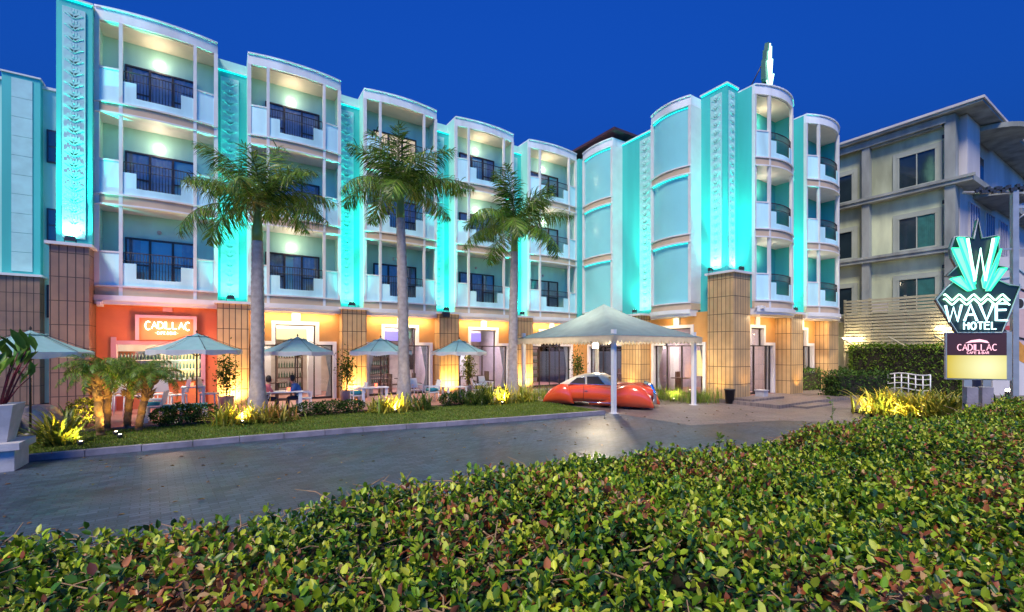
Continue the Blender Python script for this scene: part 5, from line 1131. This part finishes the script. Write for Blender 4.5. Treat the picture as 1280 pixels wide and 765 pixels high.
spike(p[0],p[1],.16,'bright ground spotlight before the entrance hedge',90,(1,.8,.5),(.2,.5,.5),spot=150)
for i,(x,y) in enumerate(((19.0,17.5),(18.7,18.1))): pass
light('SPOT','pillar_uplight',(18.7,17.4,.3),70,(1,.65,.2),H,.08,(.35,0,1),100,.9)
light('SPOT','pillar_uplight',(19.2,12.5,.3),60,(1,.62,.18),H,.08,(.3,0,1),100,.9); light('SPOT','pillar_uplight',(20.6,11.2,.35),50,(1,.62,.18),H,.08,(0,.3,1),100,.9)
light('SPOT','pillar_uplight',(25.3,11.3,.35),50,(1,.62,.18),H,.08,(0,.35,1),100,.9); light('SPOT','pillar_uplight',(24.2,9.8,.35),90,(1,.8,.25),H,.08,(.1,.35,1),120,.9)

spike(17.75,13.6,.06,'added unseen fill spotlight among the ornamental grass beside the car nose',40,(1,.85,.35),(.6,.3,.8),spot=150)  # this spot and the next are added to brighten the grass tufts
spike(18.0,15.8,.06,'added unseen fill spotlight among the ornamental grass below the wing window',40,(1,.85,.35),(.6,.3,.8),spot=150)
# ================================================================ FOREGROUND HEDGE
ca,sa=.8406,.5417
def cam2w(xc,zc): return xc*ca+zc*sa, -xc*sa+zc*ca
def edge(xc): return 3.42+.505*xc+.12*np.sin(xc*1.7)+.07*np.sin(xc*4.1)
def topz(xc,zc): return 1.50+.05*np.sin(xc*1.3+zc*.7)+.035*np.sin(zc*3.1+xc*2.2)+.02*np.sin(xc*6+zc*5)
def sprigs(nsp,x0,x1,z0,mlen,seed,deep=.0):
    r=np.random.default_rng(seed); xc=r.uniform(x0,x1,nsp*3); zc=r.uniform(z0,12,nsp*3); ok=(zc<edge(xc)+.02); xc=xc[ok][:nsp]; zc=zc[ok][:nsp]; n=len(xc)
    de=edge(xc)-zc; z=topz(xc,zc)-np.clip(.30-de,0,.30)**1.5*1.5; z+=r.normal(size=n)*.035-deep; return xc,zc,z
VV=[];QQ=[];CC=[];off=0
def addleaves(P,D,N,L,W,col,fold=.22,curl=.12):
    global off
    V,q=leaves(P,D,N,L,W,fold,curl); VV.append(V); QQ.append(q+off); off+=len(V); CC.append(np.repeat(col,2,0))
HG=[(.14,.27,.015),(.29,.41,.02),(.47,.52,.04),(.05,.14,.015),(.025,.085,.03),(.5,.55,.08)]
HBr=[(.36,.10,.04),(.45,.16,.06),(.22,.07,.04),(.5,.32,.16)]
def layer(n,x0,x1,z0,seed,scale,brown,deep,dark):
    xc,zc,z=sprigs(n,x0,x1,z0,.1,seed,deep); n=len(xc); r=np.random.default_rng(seed+1)
    patch=np.sin(xc*2.3+1)*np.sin(zc*2.9+.5)+.6*np.sin(xc*5.1+zc*4.3)
    for k_ in range(4):                                              # opposite pairs up the sprig
        h=(k_-2.2)*.026*scale/.04
        az=r.random(n)*6.283
        for s in (0,PI):
            wxp,wyp=cam2w(xc,zc); P=np.stack([wxp+r.normal(size=n)*.006,wyp+r.normal(size=n)*.006,z+h],1)
            el=r.uniform(.05,1.1,n)+k_*.12; a=az+s+k_*PI/2+r.normal(size=n)*.3
            D=np.stack([np.cos(a)*np.cos(el),np.sin(a)*np.cos(el),np.sin(el)],1); N=np.stack([r.normal(size=n)*.35,r.normal(size=n)*.35,np.ones(n)],1)
            L=scale*r.uniform(.65,1.25,n); W=L*r.uniform(.5,.68,n)
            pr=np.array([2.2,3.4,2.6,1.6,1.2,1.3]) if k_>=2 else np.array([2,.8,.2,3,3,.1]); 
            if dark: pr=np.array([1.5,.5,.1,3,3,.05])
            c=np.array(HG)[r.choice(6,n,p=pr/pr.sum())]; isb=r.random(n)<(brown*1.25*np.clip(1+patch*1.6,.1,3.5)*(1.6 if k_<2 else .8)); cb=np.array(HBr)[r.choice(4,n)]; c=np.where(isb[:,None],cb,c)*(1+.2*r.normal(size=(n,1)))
            addleaves(P,D,N,L,W,np.clip(c,.004,.8),r.uniform(.05,.35),.12)
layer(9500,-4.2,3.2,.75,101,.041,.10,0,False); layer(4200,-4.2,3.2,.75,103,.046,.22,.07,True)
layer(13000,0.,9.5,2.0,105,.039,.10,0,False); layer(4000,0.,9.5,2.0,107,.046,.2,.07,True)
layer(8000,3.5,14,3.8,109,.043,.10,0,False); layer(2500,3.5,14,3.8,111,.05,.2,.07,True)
# far side face of the hedge
r=np.random.default_rng(5); n=15000; xc=r.uniform(-4.2,14,n); zc=edge(xc)+r.normal(size=n)*.04; wxp,wyp=cam2w(xc,zc); P=np.stack([wxp,wyp,1.45*r.random(n)**.7],1); D=rdir(n,.2); c=palette(n,HG,(2,1,.5,3,2,.2)); addleaves(P,D,rdir(n,.5),np.full(n,.055),np.full(n,.03),c)
n=9000
fh=thing('foreground_hedge','broad clipped green hedge with brown dead leaves filling the foreground','hedge'); 
npmesh('foliage',np.concatenate(VV),np.concatenate(QQ),'gloss',np.concatenate(CC),fh,False)
# twigs
m=MB(); r=random.Random(9)
for i in range(3200):
    xc=r.uniform(-4,9); e=float(edge(np.array(xc))); zc=.8+(e-.8)*r.random()**.8; x,y=cam2w(xc,zc); z=float(topz(np.array(xc),np.array(zc)))-.06; a=r.random()*6.283; l=r.uniform(.08,.24); s=r.uniform(-.1,.5)
    m.tube([(x,y,z),(x+l*.5*math.cos(a),y+l*.5*math.sin(a),z+l*s*.6),(x+l*math.cos(a+.3),y+l*math.sin(a+.3),z+l*s)],[.0055,.004,.002],4,cap=False)
m.build('twigs','twig',fh)
# solid inner body, shade under the leaves put into its near-black colour
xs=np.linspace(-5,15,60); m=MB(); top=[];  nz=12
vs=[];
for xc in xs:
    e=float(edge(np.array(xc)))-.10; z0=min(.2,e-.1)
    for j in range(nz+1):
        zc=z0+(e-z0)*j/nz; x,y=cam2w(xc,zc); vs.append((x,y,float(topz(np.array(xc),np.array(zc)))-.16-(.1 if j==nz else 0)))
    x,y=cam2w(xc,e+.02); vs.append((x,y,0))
k_=nz+2; m.add(vs,[(i*k_+j,i*k_+j+1,(i+1)*k_+j+1,(i+1)*k_+j) for i in range(len(xs)-1) for j in range(k_-1)],sm=False); m.build('dark_core','soil_shade',fh,fix=False)
# tall weed stalks poking out
for i,(xc,h,lb) in enumerate(((3.7,.42,'thin tall weed stalk rising above the hedge edge before the entrance'),(4.35,.2,'short weed shoot at the hedge edge right of the tall stalk'),(2.0,.16,'short weed shoot at the hedge edge before the tent post'))):
    x,y=cam2w(xc,float(edge(np.array(xc)))-.12); t=thing('weed_stalk',lb,'weed',(x,y,1.42)); MB().tube([(0,0,0),(.02,.01,h*.5),(-.03,-.02,h)],[.006,.004,.002],5).build('stem','shaft',t)
    n=12; P=np.stack([np.interp(np.linspace(0,1,n),[0,.5,1],[0,.02,-.03]),np.zeros(n),np.linspace(.08,h,n)],1); foliage('foliage',P,.05,[(.12,.2,.03)],(1,),t)
# small stone bollards peeking out of the hedge near the sign
for px,lb in ((1213,'grey concrete stub left one, below the light box'),(1232,'grey concrete stub right one, below the light box')):
    p=camp(px,9.6); o=MB().box(-.09,.09,-.09,.09,0,1.62).build('concrete_stub','kerb',loc=(p[0],p[1],0)); o.rotation_euler=(0,0,.6); tag(o,lb,'post','concrete stubs below the light box')

# fallen leaves on the paving and lawn
n=260; P=np.stack([rng.uniform(-4,19,n),rng.uniform(7,13.6,n)**1.0,np.full(n,.012)],1); ok=P[:,1]>6; P=P[ok]; n=len(P); a=rng.random(n)*6.283
V,q=leaves(P,np.stack([np.cos(a),np.sin(a),np.full(n,.08)],1),np.tile([0,0,1.],(n,1))+rng.normal(size=(n,3))*.1,rng.uniform(.05,.11,n),rng.uniform(.02,.05,n))
tag(npmesh('fallen_leaves',V,q,'leaf',np.repeat(palette(n,[(.28,.14,.05),(.2,.18,.05),(.35,.25,.12)],(2,1,1)),2,0)),'dry fallen leaves scattered over the paved driveway','leaves',kind='stuff')
